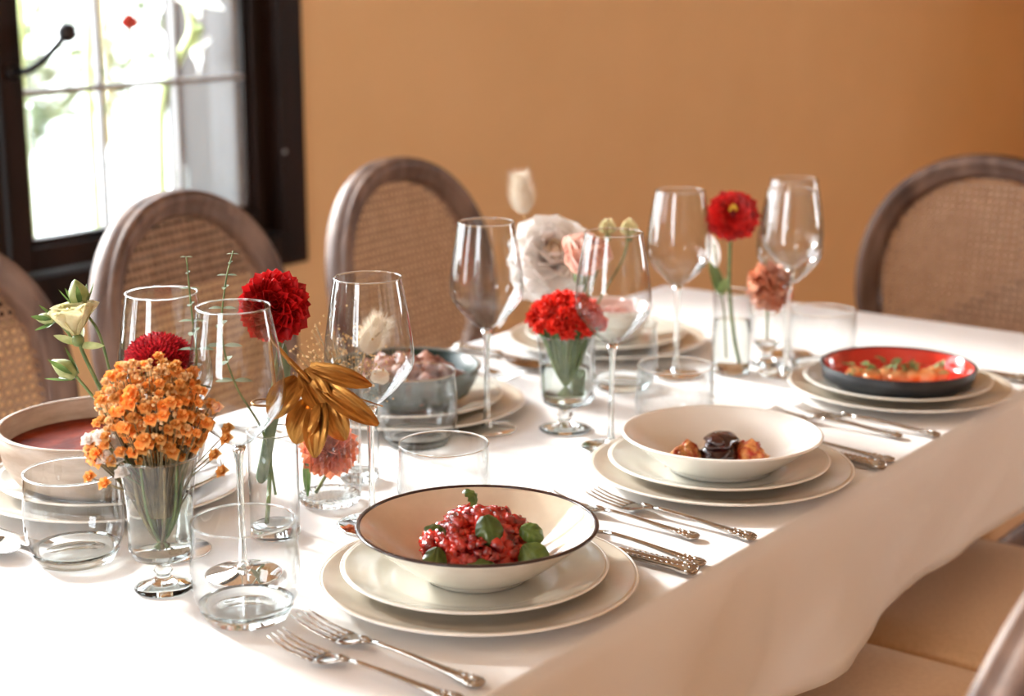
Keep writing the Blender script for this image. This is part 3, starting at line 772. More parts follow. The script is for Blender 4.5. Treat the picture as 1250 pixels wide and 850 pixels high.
make_fork('far pair fork lying farther from the black and red pan', (1.698, .716, z0), R(0), .92)
make_fork('far pair fork lying nearer the black and red pan', (1.727, .683, z0), R(0), .99)
make_spoon('spoon right of the tartare bowl, its head hidden behind the plates', (1.211, .690, z0), R(-3), 1.0)
make_knife('knife with an ornate handle right of the tartare bowl', (1.187, .684, z0), R(0), 1.0)
make_spoon('spoon right of the white bowl of glazed meat', (1.605, .684, z0), R(0), 1.0)
make_knife('knife right of the white bowl of glazed meat', (1.573, .680, z0), R(-4), 1.0)
make_knife('knife at the right edge of the photo beside the black and red pan', (2.03, .690, z0), R(0), 1.0)
make_spoon('spoon at the left edge beside the beige soup bowl', (.853, 1.385, z0), pi, .97)
make_knife('knife behind the left tumbler beside the beige soup bowl', (.885, 1.398, z0), pi, .97)
make_spoon('spoon beside the dark green bowl, behind the second row tumbler', (1.275, 1.385, z0), pi, .97)
make_fork('fork beyond the dark green bowl, nearer to it', (1.625, 1.39, z0), pi, .97)
make_fork('fork beyond the dark green bowl, farther from it', (1.655, 1.395, z0), pi, .97)
make_spoon('spoon left of the far pink bowl setting, behind the scarlet flowers', (1.705, 1.40, z0), pi, .97)
make_knife('knife left of the far pink bowl setting', (1.737, 1.40, z0), pi, .97)
make_fork('fork beyond the far pink bowl setting', (2.055, 1.385, z0), pi, .97)

# ------------------------------------------------------------------ glassware
def ring(b, r, z, w, n=72, mi=0, hgt=None):
    hgt = hgt or w; return b.lathe([(r + w * cos(a), z + hgt * sin(a)) for a in [2 * pi * k / 8 for k in range(8)]], n, mi, closed=True)
def make_wine():
    t = thing('wine_glass', '', 'wine glass', (0, 0, 0), 0, 'tall wine glasses')
    bw = MB().lathe([(0, .1190), (.004, .1192), (.012, .1235), (.024, .134), (.036, .148), (.0405, .155), (.0423, .163), (.0422, .172), (.0408, .187), (.0372, .211), (.0335, .231), (.0314, .2425)], 72).build('bowl', thin, t)
    ring(MB(), .0314, .2425, .0009, hgt=.0008).build('rim', solid, bw)
    MB().lathe([(0, .1186), (.0065, .1180), (.0048, .1120), (.0033, .104), (.0029, .08), (.0029, .03), (.0036, .014), (.007, .0065), (.0, .0064)], 28).build('stem', solid, t)
    MB().lathe([(0, .0062), (.008, .0058), (.018, .0034), (.0325, .0022), (.0345, .0016), (.034, .0006), (.02, .0004), (0, .0016)], 64).build('foot', solid, t)
    return t
wg = make_wine()
WG = [((.951, 1.008), 'front wine glass, standing behind the tumbler at the lower left'),
      ((.955, 1.103), 'leftmost wine glass, behind the crimson dahlia and orange sprays'),
      ((1.118, 1.004), 'wine glass with dried flowers seen through it, behind the tartare bowl'),
      ((1.446, 1.118), 'wine glass beside the dark green bowl of mince'),
      ((1.470, .962), 'wine glass right of the scarlet carnations, behind the white bowl'),
      ((1.800, 1.078), 'far wine glass left of the tall red zinnia'),
      ((1.890, .966), 'far wine glass right of the red zinnia, the nearer of two overlapping'),
      ((1.990, 1.014), 'farthest wine glass, overlapped by the one in front of it')]
for i, ((x, y), lb) in enumerate(WG):
    if i == 0: wg.location = (x, y, TZ + .001); wg['label'] = lb
    else: dup(wg, lb, (x, y, TZ + .001), i * .7)
def make_tumbler():
    t = thing('water_tumbler', '', 'glass', (0, 0, 0), 0, 'stemless water tumblers')
    bw = MB().lathe([(.0365, .006), (.0400, .013), (.0432, .022), (.0448, .033), (.0450, .044), (.0443, .058), (.0432, .072), (.0423, .0835)], 80).build('wall', thin, t)
    ring(MB(), .0423, .0835, .0010, 80, hgt=.0009).build('rim', solid, bw)
    MB().lathe([(0, .0035), (.022, .0025), (.031, 0), (.0345, .001), (.0382, .008), (.0398, .0125), (.0375, .0118), (.033, .0095), (.02, .0085), (0, .0082)], 80).build('base', solid, t)
    return t
tm = make_tumbler()
TM = [((.887, .938), 'front tumbler beside the pair of forks, wine glass stem seen through it'),
      ((.888, 1.158), 'leftmost tumbler in front of the beige soup bowl'),
      ((1.155, .945), 'tumbler standing directly behind the tartare bowl'),
      ((1.355, 1.146), 'tumbler in front of the dark green bowl of mince'),
      ((1.552, .930), 'tumbler behind the white bowl of glazed meat'),
      ((1.705, 1.100), 'tumbler in front of the far pink bowl setting'),
      ((1.925, .931), 'farthest tumbler, behind the black and red pan')]
for i, ((x, y), lb) in enumerate(TM):
    if i == 0: tm.location = (x, y, TZ + .001); tm['label'] = lb
    else: dup(tm, lb, (x, y, TZ + .001), i)

# ------------------------------------------------------------------ vases
def vase(label, loc, wall, rim, base=None, water=None, n=64, fn=None, m=None, group='clear glass flower vases', thick=.0011):
    t = thing('flower_vase', label, 'vase', loc, 0, group)
    bw = MB().lathe(wall, n, fn=fn).build('wall', m or thin, t)
    ring(MB(), rim[0], rim[1], thick, 64, hgt=thick * .9).build('rim', solid, bw)
    if base: MB().lathe(base, n, fn=fn).build('base', solid, t)
    if water: MB().lathe(water, 48).build('water', water_m, t)
    return t
# footed vase with the orange sprays
V1 = (.888, 1.041, TZ + .001)
vase('footed flared glass vase holding orange sprays and a crimson dahlia', V1,
     [(.010, .029), (.018, .029), (.0265, .032), (.0285, .040), (.0280, .055), (.0285, .075), (.0300, .090), (.0325, .108), (.0345, .120)], (.0345, .120),
     [(0, .0045), (.012, .0035), (.0235, .002), (.0250, .0012), (.0245, .0), (0, .0)][::-1][:0] or [(0, 0), (.0245, 0), (.0255, .0014), (.022, .0035), (.010, .0080), (.0055, .0125), (.0085, .0165), (.0055, .0205), (.0085, .0245), (.018, .0275), (.0255, .0305), (.0262, .0335), (.018, .0345), (0, .0345)],
     [(0, .036), (.0255, .036), (.0270, .042), (.0268, .055), (.0272, .074), (.0275, .083), (0, .083)])
# cylinder vase with the red dahlia
V2 = (1.043, 1.060, TZ + .001)
vase('tall clear cylinder vase holding the big red dahlia and gold leaves', V2,
     [(.0225, .004), (.0235, .008), (.0235, .102)], (.0235, .102), [(0, 0), (.0225, 0), (.0238, .002), (.0235, .009), (.021, .0105), (0, .0105)])
# ribbed vase with the salmon dahlia
V3 = (1.143, 1.083, TZ + .001)
rib = lambda r, z, a: r * (1 + (.026 * cos(a * 26) if z < .088 else 0))
vase('ribbed clear glass tumbler vase with the salmon orange dahlia inside', V3,
     [(.0270, .006), (.0310, .010), (.0318, .020), (.0318, .086), (.0318, .098), (.0318, .104)], (.0318, .104),
     [(0, 0), (.024, 0), (.0285, .002), (.0308, .008), (.029, .010), (.022, .008), (0, .0075)], n=208, fn=rib)
# crystal goblet vase with scarlet carnations
V4 = (1.501, 1.046, TZ + .001)
cut = lambda r, z, a: r * (1 + (.028 * abs(sin(a * 6 + z * 40)) if .030 < z < .085 else 0))
vase('cut crystal footed vase holding the scarlet carnations', V4,
     [(.008, .030), (.018, .031), (.0255, .036), (.0285, .046), (.0290, .060), (.0295, .078), (.0315, .095), (.0350, .114)], (.0350, .114),
     [(0, 0), (.028, 0), (.0302, .0018), (.024, .0045), (.010, .008), (.0065, .014), (.0095, .018), (.006, .023), (.012, .028), (.020, .030), (.0245, .0335), (.018, .0345), (0, .0345)],
     [(0, .037), (.0245, .037), (.0268, .047), (.0272, .060), (.0275, .074), (0, .074)], n=144, fn=cut)
V5 = (1.610, 1.115, TZ + .001)
vase('clear glass vase behind the carnations holding peony and rose', V5, [(.026, .004), (.030, .010), (.031, .05), (.030, .115)], (.030, .115), [(0, 0), (.028, 0), (.0305, .004), (.030, .009), (0, .009)], [(0, .011), (.028, .011), (.029, .06), (0, .06)])
V6 = (1.855, 1.027, TZ + .001)
vase('narrow clear cylinder vase holding the tall red zinnia', V6, [(.0245, .004), (.0255, .010), (.0255, .108)], (.0255, .108), [(0, 0), (.024, 0), (.0257, .004), (.0255, .010), (0, .010)], [(0, .012), (.024, .012), (.024, .07), (0, .07)])
V7 = (1.925, 1.012, TZ + .001)
vase('small cut glass vase under the peach carnation', V7, [(.010, .024), (.018, .030), (.0205, .045), (.0215, .072)], (.0215, .072),
     [(0, 0), (.020, 0), (.021, .002), (.010, .008), (.006, .014), (.012, .022), (.018, .029), (0, .029)], n=96, fn=lambda r, z, a: r * (1 + (.04 * abs(sin(a * 5)) if z > .025 else 0)))
V8 = (1.215, 1.108, TZ + .001)
vase('small clear bud vase with dried flowers behind the wine glass', V8, [(.018, .004), (.021, .012), (.021, .05), (.012, .075), (.011, .09), (.013, .098)], (.013, .098), [(0, 0), (.018, 0), (.021, .004), (.020, .010), (0, .010)])

# ------------------------------------------------------------------ flowers
def pet_flower(name, label, cat, head, axis, rings, core=None, stem=None, stem_m_=None, stem_r=.0022, group=None, sx=1, calyx=None, calyx_m=None):
    """rings: (count, theta0, theta1, mesh list, scale0, scale1, base radius) phyllotaxis petals round `axis`"""
    t = thing(name, label, cat, head, 0, group); ax = V(axis).normalized(); F = frame((0, 0, 0), ax.orthogonal(), ax)
    rs = random.Random(len(label)); idx = 0
    for cnt, t0, t1, meshes, s0, s1, br in rings:
        for i in range(cnt):
            f = (i + .5) / cnt; th = t0 + (t1 - t0) * f; a = idx * 2.39996; idx += 1
            th += rs.uniform(-.04, .04)
            d = V((sin(th) * cos(a), sin(th) * sin(a), cos(th))); d = F.to_3x3() @ d
            nrm = ax - d * ax.dot(d)
            if nrm.length < .05: nrm = ax.orthogonal()
            s = s0 + (s1 - s0) * f; s *= rs.uniform(.93, 1.06)
            m_ = frame(d * br, d, nrm) @ M4.Rotation(rs.uniform(-.15, .15), 4, 'Y') @ M4.Diagonal((s * sx, s, s, 1))
            obj('petal', meshes[i % len(meshes)], t, mtx=m_)
    if core:
        core.build('core', core.mat, t)
    if calyx:
        b = MB(); b.ball(-ax * calyx * .6, calyx, 10, sc=(1, 1, 1)); b.build('calyx', calyx_m or stem_m, t)
    if stem:
        pts = spline([V(p) - V(head) for p in stem], 8); MB().tube(pts, stem_r, 8).build('stem', stem_m_ or stem_m, t)
    return t
def core_ball(r, m, axis, sc=.6, bumps=60):
    b = MB(); ax = V(axis).normalized(); b.ball((0, 0, 0), r, 16); rs = random.Random(1)
    for i in range(bumps):
        th = math.acos(1 - (i + .5) / bumps * 1.0); a = i * 2.39996; F = frame((0, 0, 0), ax.orthogonal(), ax).to_3x3()
        d = F @ V((sin(th) * cos(a), sin(th) * sin(a), cos(th))); b.ball(d * r * .98, r * .13, 6)
    b.mat = m; return b
TOCAM = V((-.80, -.60, .25))
# big red dahlia
dp = [petal(.027, .0150, .7, .12, nu=4, nv=6, wide=1.5).mesh('petal', red_m), petal(.027, .0158, .6, -.10, nu=4, nv=6, wide=1.6).mesh('petal', red_m)]
H = (1.043, 1.052, .972)
pet_flower('red_dahlia', 'big scarlet dahlia above the front wine glass', 'flower', H, (-.55, -.62, .35),
           [(26, .05, .6, dp, .45, .7, .006), (44, .55, 1.15, dp, .78, 1.0, .007), (60, 1.1, 2.3, dp, 1.05, .98, .007)], core_ball(.008, redcore_m, (-.5, -.6, .5)),
           [H, (H[0] + .006, H[1], .94), (1.046, 1.062, .88), (1.040, 1.063, .80), (1.034, 1.062, .764)], stem_r=.0021, calyx=.012)
# crimson pompon dahlia behind the orange sprays
H = (.925, 1.075, .940); b = MB(); rs = random.Random(8)
pq = petal(.0085, .0040, 1.2, .35, nu=2, nv=3, wide=1.4)
t_ = thing('crimson_dahlia', 'dark crimson pompon dahlia behind the orange sprays', 'flower', H); b = MB()
for i in range(700):
    f = (i + .5) / 700; th = f ** .55 * 2.3; a = i * 2.39996; d = V((sin(th) * cos(a), sin(th) * sin(a), cos(th)))
    pos = V((d.x * .0235, d.y * .0235, d.z * .0165 + .002)); b.add(pq.v, pq.f, mtx=frame(pos, V((d.x, d.y, d.z * .9 + .35)), V((0, 0, 1))) @ M4.Scale(rs.uniform(.75, 1.05), 4))
b.build('petals', deepred_m, t_)['kind'] = 'stuff'; MB().ball((0, 0, .003), .022, 20, sc=(1, 1, .75)).build('core', redcore_m, t_)
MB().tube(spline([(0, 0, -.008), (-.012, -.01, -.05), (-.026, -.026, -.10), (V1[0] - H[0] + .006, V1[1] - H[1] + .004, -.15)], 8), .002, 8).build('stem', stem_m, t_)
# salmon dahlia in the ribbed vase
sp_ = [petal(.025, .0125, .9, .20, nu=4, nv=6, wide=1.3).mesh('petal', salmon_m), petal(.025, .013, .7, .05, nu=4, nv=6, wide=1.3).mesh('petal', salmon_m)]
H = (1.141, 1.080, .808)
pet_flower('salmon_dahlia', 'salmon orange dahlia crammed inside the ribbed glass vase', 'flower', H, (-.62, -.55, .55),
           [(26, .1, .6, sp_, .45, .70, .006), (44, .55, 1.1, sp_, .82, 1.0, .006), (56, 1.05, 2.1, sp_, 1.02, .98, .005)], core_ball(.009, orangered_m, (-.6, -.5, .5)),
           [H, (1.148, 1.088, .785), (1.132, 1.092, .762)], stem_r=.002)
# zinnia
zin_m = mat('zinnia_petal', (.36, .004, .006), (.60, .014, .012), rough=.5, scale=80, trans=.15, objvar=.35)
zp = [petal(.024, .0145, .30, -.12, nu=4, nv=6, wide=1.7).mesh('petal', zin_m)]
H = (1.853, 1.030, .960)
pet_flower('red_zinnia', 'tall dark red zinnia with a yellow centre between the far wine glasses', 'flower', H, (-.62, -.40, .35),
           [(18, .35, .8, zp, .40, .7, .006), (26, .8, 1.3, zp, .85, 1.05, .008), (34, 1.25, 1.95, zp, 1.15, 1.25, .007)], core_ball(.010, redcore_m, (-.6, -.4, .5)),
           [H, (1.856, 1.034, .92), (1.851, 1.030, .86), (1.856, 1.024, .80), (1.860, 1.018, .765)], stem_r=.0024, calyx=.010)
b = MB(); rs = random.Random(4)
zz = [o for o in bpy.data.objects if o.name.startswith('red_zinnia')][0]
for i in range(10): a = i * .7; b.ball(V((-.62, -.40, .35)).normalized() * .012 + V((.004 * cos(a), .004 * sin(a), .006 + .003 * sin(a * 2))), .0022, 6)
b.build('stamens', yellow_m, zz)
b = MB(); 
# peach carnation
def carnation_mb(r, n, seed, ruffle=.16):
    rs = random.Random(seed); b = MB()
    for i in range(n):
        f = (i + .5) / n; th = f ** .7 * 1.75; a = i * 2.39996
        d = V((sin(th) * cos(a), sin(th) * sin(a), cos(th))); p = petal(r * rs.uniform(.85, 1.05), r * .95, .4, -.1, nu=5, nv=4, ruffle=ruffle, seed=rs.randint(0, 999))
        b.add(p.v, p.f, mtx=frame(d * r * .06, d, V((rs.uniform(-1, 1), rs.uniform(-1, 1), rs.uniform(.2, 1)))))
    return b
def headed(name, label, cat, H, axis, b, m, stem, sr=.002, calyx=.01, group=None):
    t = thing(name, label, cat, H, 0, group); F = frame((0, 0, 0), V(axis).orthogonal(), V(axis))
    b.v = [tuple(F @ V(p)) for p in b.v]; b.build('bloom', m, t)
    if calyx: MB().ball(-V(axis).normalized() * calyx, calyx, 10).build('calyx', stem_m, t)
    MB().tube(spline([V(p) - V(H) for p in stem], 8), sr, 8).build('stem', stem_m, t); return t
headed('peach_carnation', 'ruffled peach orange carnation beside the tall zinnia', 'flower', (1.900, .998, .862), (-.7, -.6, .1), carnation_mb(.033, 46, 5), peach_m,
       [(1.905, 1.002, .86), (1.925, 1.014, .85), (1.928, 1.014, .82), (1.925, 1.012, .785)], .0018, 0)
# scarlet carnation posy
t_ = thing('scarlet_carnations', 'bunch of small scarlet spray carnations in the crystal vase', 'flowers', (V4[0], V4[1], .86)); rs = random.Random(12)
cms = [carnation_mb(.0125, 22, s).mesh('floret', carn_m) for s in (1, 2, 3)]
for i in range(34):
    f = (i + .5) / 34; th = f ** .6 * 1.55; a = i * 2.39996; d = V((sin(th) * cos(a), sin(th) * sin(a), cos(th)))
    p = V((d.x * .038, d.y * .038, .014 + d.z * .030)); q = d + V((0, 0, .4))
    obj('floret', cms[i % 3], t_, mtx=frame(p, q.orthogonal(), q) @ M4.Scale(rs.uniform(.75, 1.1), 4))
    st = MB(); st.tube(spline([p - V((0, 0, .002)), V((d.x * .026, d.y * .026, -.004)), V((d.x * .012, d.y * .012, -.04)), V((-d.x * .008, -d.y * .008, -.068))], 4), .0012, 6)
    st.build('stem', stem_m, t_)
    if i % 2 == 0:
        st = MB(); st.tube([p - V((0, 0, .004)), p * .75 - V((0, 0, .012))], [.0042, .0015], 8); st.build('calyx', leaf_m, t_)
for i in range(18):
    a = i * 2.4; obj('leaf', leafmesh(.034, .006, .2, -.2, 5, 2).mesh('leaf', leaf_m), t_, mtx=frame((.020 * cos(a), .020 * sin(a), -.02 + .012 * (i % 3)), (cos(a) * .35, sin(a) * .35, 1), (-cos(a), -sin(a), .3)))
# peony, rose, white trailing leaf, bunny tail in the vase behind
H = (1.620, 1.152, .922)
pp_ = [petal(.057, .049, .55, .12, nu=6, nv=7, wide=1.5, ruffle=.06, seed=s).mesh('petal', peony_m) for s in (1, 2, 3)]
pi_ = [petal(.042, .030, .5, .3, nu=5, nv=6, wide=1.3, ruffle=.10, seed=s).mesh('petal', peonyin_m) for s in (4, 5)]
pet_flower('white_peony', 'large ruffled white peony behind the scarlet carnations', 'flower', H, (-.5, -.5, .6),
           [(9, .1, .6, pi_, .75, .9, .002), (20, .45, 1.2, pp_, .75, .95, .002), (26, 1.1, 2.2, pp_, .98, 1.0, .002)], None,
           [H, (1.617, 1.14, .89), (1.612, 1.118, .85), (1.605, 1.105, .765)], stem_r=.0026, calyx=.012)
for i in range(9):
    th = [1.2, 1.5, 1.8, 1.35, 1.6, 1.95, 1.1, 1.7, 1.4][i]
H = (1.585, 1.082, .918)
rp = [petal(.044, .046, .8, .35, nu=6, nv=7, wide=1.3, seed=s).mesh('petal', rose_m) for s in (1, 2)]
pet_flower('blush_rose', 'blush pink rose to the right of the white peony', 'flower', H, (-.25, -.35, .85),
           [(9, .05, .35, rp, .85, .95, .0), (12, .35, .75, rp, .95, 1.0, .0), (8, .8, 1.25, rp, 1.0, 1.0, .0)], None,
           [H, (1.59, 1.08, .90), (1.605, 1.11, .85), (1.615, 1.12, .765)], stem_r=.0024, calyx=.010)
def bunny(label, H, axis, L, r, stem, group='bunny tail grasses'):
    t = thing('bunny_tail', label, 'dried grass', H, 0, group); ax = V(axis).normalized(); F = frame((0, 0, 0), ax, V((-.8, -.6, 0))); b = MB()
    prof = [(0, 0), (r * .5, L * .08), (r * .72, L * .3), (r * .66, L * .6), (r * .4, L * .88), (0, L)]
    c = MB(); c.lathe(prof, 16); b.add([(x, z, y) for x, y, z in c.v], c.f, mtx=F); rs = random.Random(3)
    for i in range(2200):
        v = rs.random(); a = rs.random() * 6.283; rr = r * .6 * (1 - abs(v - .4) ** 1.6 * 1.5); base = V((rr * cos(a) * .9, v * L, rr * sin(a) * .9))
        d = V((cos(a) * .95, .85, sin(a) * .95)).normalized() * rs.uniform(.5, 1) * r * 1.35; w = V((-sin(a), 0, cos(a))) * .00028
        b.add([base - w, base + w, base + d], [(0, 1, 2)], mtx=F)
    b.build('fluff', bunny_m, t)['kind'] = 'stuff'
    MB().tube(spline([V(p) - V(H) for p in stem], 8), .0009, 6).build('stem', pale_stalk if False else straw_m, t); return t
bunny('fluffy white bunny tail grass rising above the peony', (1.622, 1.195, .975), (-.05, .12, 1), .046, .0155, [(1.622, 1.195, .975), (1.622, 1.178, .93), (1.618, 1.13, .86), (1.612, 1.115, .78)])
bunny('fluffy bunny tail grass seen through the wine glass behind the tartare bowl', (1.205, 1.088, .893), (.25, -.35, .85), .036, .014, [(1.205, 1.088, .893), (1.211, 1.10, .86), (1.214, 1.108, .77)])
# bleached fern leaf drooping left of the peony
t_ = thing('bleached_fern', 'white bleached fern leaf drooping left below the peony', 'dried leaf', (1.605, 1.13, .90))
pts = spline([(.005, -.012, -.06), (0, 0, 0), (-.004, .03, .010), (-.01, .055, -.015), (-.018, .072, -.05)], 7); MB().tube(pts, .001, 6).build('stem', peony_m, t_)
lfm = leafmesh(.026, .009, .2, -.25, 5, 2).mesh('leaflet', peony_m)
for i in range(8, len(pts) - 1, 2):
    d = (pts[i + 1] - pts[i]).normalized(); 
    for sd in (-1, 1): obj('leaflet', lfm, t_, mtx=frame(pts[i], d * .7 + V((.45, .1, .55)) * sd, V((-.8, -.6, .3))))
def bud(label, H, r, stem, m=lisi_m, n=7, axis=(0, 0, 1), L=None, group=None, name='lisianthus_bud'):
    pm = [petal(L or r * 2.2, r * 2.0, .9, .5, nu=4, nv=5, seed=s).mesh('petal', m) for s in (1, 2)]
    return pet_flower(name, label, 'flower bud', H, axis, [(n, .15, .5, pm, .9, 1, 0)], None, [H] + stem, stem_r=.0014, calyx=r * .5, group=group)
bud('pale green white bud left above the wine glass right of the rose', (1.655, 1.092, .953), .009, [(1.652, 1.10, .92), (1.63, 1.11, .86), (1.615, 1.112, .78)], group='far pale buds')
bud('pale green white bud right above the wine glass right of the rose', (1.672, 1.072, .952), .009, [(1.668, 1.08, .92), (1.64, 1.10, .86), (1.617, 1.108, .78)], group='far pale buds')
# pale petals and olive leaf with the zinnia
t_ = thing('olive_sprig', 'sprig with olive green leaves and one pale petal left of the zinnia stem', 'foliage', (1.858, 1.035, .80))
MB().tube(spline([(0, 0, -.03), (0, .006, .03), (-.004, .016, .08), (-.006, .020, .12)], 6), .0012, 6).build('stem', stem_m, t_)
for i, (p, d, L, W_, mm) in enumerate((((0, .010, .05), (0, .35, 1), .045, .016, herb_m), ((-.002, .012, .065), (.1, .55, .9), .036, .014, herb_m), ((-.005, .016, .09), (-.1, .25, 1), .045, .018, peony_m), ((-.002, .012, .05), (-.3, -.5, 1), .03, .012, herb_m))):
    obj('leaf' if mm is herb_m else 'petal', leafmesh(L, W_, .2, -.1).mesh('leaf', mm), t_, mtx=frame(p, d, (-.8, -.6, .2)))
# lisianthus at the left
H = (.905, 1.160, .955)
lp = [petal(.036, .036, .7, -.12, nu=7, nv=8, wide=1.5, ruffle=.09, seed=s).mesh('petal', lisi_m) for s in (1, 2, 3)]
li = pet_flower('lisianthus', 'open greenish cream lisianthus leaning out at the left', 'flower', H, (-.10, .12, 1),
           [(5, .25, .4, lp, .8, .9, 0), (7, .45, .80, lp, .9, 1.0, 0)], None, [H, (.907, 1.152, .935), (.905, 1.12, .895), (.896, 1.075, .85), (.888, 1.043, .79)], stem_r=.0017, calyx=.006)
for (a, b_) in (((0, -.004, -.006), (.012, .012, .012)), ((0, -.004, -.006), (-.012, .012, .006)), ((0, 0, -.008), (.012, -.02, .0))):
    obj('sepal', leafmesh(.024, .007, .3, -.1, 5, 2).mesh('sepal', bud_m), li, mtx=frame(a, b_, (-.8, -.6, .2)))
def gbud(label, H, axis, L, r, stem):
    t = thing('lisianthus_bud', label, 'flower bud', H, 0, 'closed lisianthus buds'); F = frame((0, 0, 0), axis, (-.8, -.6, 0))
    b = MB(); c = MB(); c.lathe([(0, 0), (r * .6, L * .1), (r, L * .38), (r * .8, L * .65), (r * .3, L * .92), (0, L)], 14, fn=lambda rr, z, a: rr * (1 + .12 * sin(a * 3 + z * 200))); b.add([(x, z, y) for x, y, z in c.v], c.f, mtx=F); b.build('bud', bud_m, t)
    for k in range(5):
        a = k * 1.256; q = F @ V((cos(a) * r * .6, L * .06, sin(a) * r * .6)); d = F.to_3x3() @ V((cos(a) * .45, 1, sin(a) * .45))
        obj('sepal', leafmesh(L * .8, .005, .3, .1, 4, 2).mesh('sepal', leaf_m), t, mtx=frame(q, d, F.to_3x3() @ V((cos(a), 0, sin(a)))))
    MB().tube(spline([V(p) - V(H) for p in stem], 6), .0013, 7).build('stem', stem_m, t)
gbud('upper closed green bud above the greenish cream lisianthus', (.918, 1.168, .978), (-.02, .25, 1), .026, .0095, [(.918, 1.168, .978), (.922, 1.150, .955), (.915, 1.125, .91), (.900, 1.08, .85), (.889, 1.045, .79)])
gbud('small green bud pointing left of the greenish cream lisianthus', (.905, 1.190, .966), (-.25, 1, .02), .022, .0055, [(.905, 1.190, .966), (.904, 1.178, .962), (.905, 1.164, .950)])
gbud('lower green bud hanging below the greenish cream lisianthus', (.894, 1.150, .922), (-.15, .8, .35), .030, .0088, [(.894, 1.150, .922), (.896, 1.130, .905), (.896, 1.10, .880), (.892, 1.06, .83), (.888, 1.043, .79)])
# orange sprays
t_ = thing('orange_spray', 'dense cloud of tiny orange flowers in the footed front vase', 'flowers', (V1[0], V1[1], .845)); rs = random.Random(31)
def floret_mb(m1, seed):
    r_ = random.Random(seed); b = MB()
    for i in range(12):
        a = i * 2.39996; th = .4 + 1.1 * (i / 12); d = V((sin(th) * cos(a), sin(th) * sin(a), cos(th)))
        p = petal(.0072, .0072, .5, -.1, nu=2, nv=3, wide=1.3, seed=i); b.add(p.v, p.f, mtx=frame((0, 0, 0), d, (0, 0, 1)))
    b.ball((0, 0, .0014), .0024, 6); return b.mesh('floret', m1)
fo = [floret_mb(orange_m, 1), floret_mb(orange_m, 2)]; fp = [floret_mb(orangepale_m, 3)]
twigs = MB(); fl = 0; tries = 0; placed = []
while fl < 280 and tries < 6000:
    tries += 1
    r_ = rs.uniform(-.060, .056); tw = rs.uniform(-.036, .036); up = rs.uniform(.010, .114)
    e1 = ((r_ + .002) / .050) ** 2 + (tw / .036) ** 2 + ((up - .064) / .047) ** 2
    e2 = ((r_ + .036) / .026) ** 2 + (tw / .022) ** 2 + ((up - .034) / .020) ** 2
    if min(e1, e2) > 1 or min(e1, e2) < .25: continue
    p = cdp(r_, tw, up)
    if any((p - q).length < .0052 for q in placed): continue
    placed.append(p); d = (p - V((0, 0, -.03))).normalized() + V((-.5, -.4, .2)); s = rs.uniform(.6, 1.15)
    pale = rs.random() < (.45 if (up > .088 or r_ < -.03) else .08)
    obj('floret', (fp if pale else fo)[fl % (1 if pale else 2)], t_, mtx=frame(p, V(d).orthogonal(), d) @ M4.Scale(s * (.7 if pale else 1), 4)); fl += 1
    twigs.tube([p, p * .62 + V((0, 0, -.012)), V((p.x * .25, p.y * .25, -.028))], [.0005, .0006, .0008], 4)
for (r_, tw, up) in ((.062, .0, .048), (.061, .002, .040), (.052, .01, .028), (.058, .012, .014), (.054, 0, .066), (-.052, .02, .012), (-.040, .02, .006)):
    p = cdp(r_, tw, up); obj('floret', fo[0], t_, mtx=frame(p, (0, 1, 0), (-.6, -.5, .5))); twigs.tube([p, p * .5 + V((0, 0, -.008)), V((p.x * .2, p.y * .2, -.028))], [.0004, .0006, .0008], 4)
twigs.build('twigs', brown_stem, t_)['kind'] = 'stuff'
b = MB()
for i in range(520):
    d = V((rs.gauss(0, 1), rs.gauss(0, 1), rs.gauss(0, 1))).normalized() * rs.uniform(.55, .97)
    b.ball(cdp(-.002 + d.x * .049, d.y * .034, .064 + d.z * .045), rs.uniform(.0010, .0026), 6, jit=.6)
b.build('small_buds', orangepale_m, t_)['kind'] = 'stuff'
for i in range(11):
    a = i * 2.4; st = MB(); r0 = .022; st.tube(spline([(cos(a) * r0, sin(a) * r0, .02), (cos(a) * .018, sin(a) * .018, -.015), (cos(a) * .006, sin(a) * .006, -.045), (-cos(a) * .006, -sin(a) * .006, -.056)], 5), .0013 if i % 3 else .0019, 6)
    st.build('stem', stem_m if i % 2 == 0 else brown_stem, t_)
t_ = thing('white_blossoms', 'few small white blossoms at the lower left of the orange sprays', 'flowers', tuple(V((V1[0], V1[1], .845)) + cdp(-.040, .010, .034))); rs = random.Random(6); fw_ = floret_mb(peony_m, 9); twigs = MB()
for i in range(16):
    p = cdp(rs.uniform(-.016, .022), rs.uniform(-.01, .01), rs.uniform(-.020, .016)); obj('floret', fw_, t_, mtx=frame(p, (0, 1, .2), (-.6, -.5, .6)) @ M4.Scale(1.1, 4)); twigs.tube([p, p * .3 + cdp(.028, -.004, -.03)], .0005, 4)
twigs.build('twigs', stem_m, t_)
# eucalyptus sprigs
def euc(label, pts, n, Lmax):
    t = thing('eucalyptus_sprig', label, 'foliage', pts[-1], 0, 'thin eucalyptus sprigs'); P0 = V(pts[-1]); sp = spline([V(p) - P0 for p in pts], 10)
    MB().tube(sp, [.0006 + .0008 * (i / len(sp)) for i in range(len(sp))], 6).build('stem', stem_m, t); lm = [leafmesh(1, .42, .15, -.2, 5, 2).mesh('leaf', euc_m)]
    for k in range(n):
        f = (k + .3) / n * .62; i = int(f * len(sp)); d = (sp[min(i + 1, len(sp) - 1)] - sp[i]).normalized(); L = Lmax * (.30 + .9 * f / .62 if f < .35 else 1.0)
        for sd in (-1, 1):
            side = (RT if k % 2 == 0 else V((-.7, -.5, 0)) * .8) * sd; obj('leaf', lm[0], t, mtx=frame(sp[i], side - d * .15, -d * 1.0 + V((-.3, -.2, .6))) @ M4.Scale(L, 4))
    return t
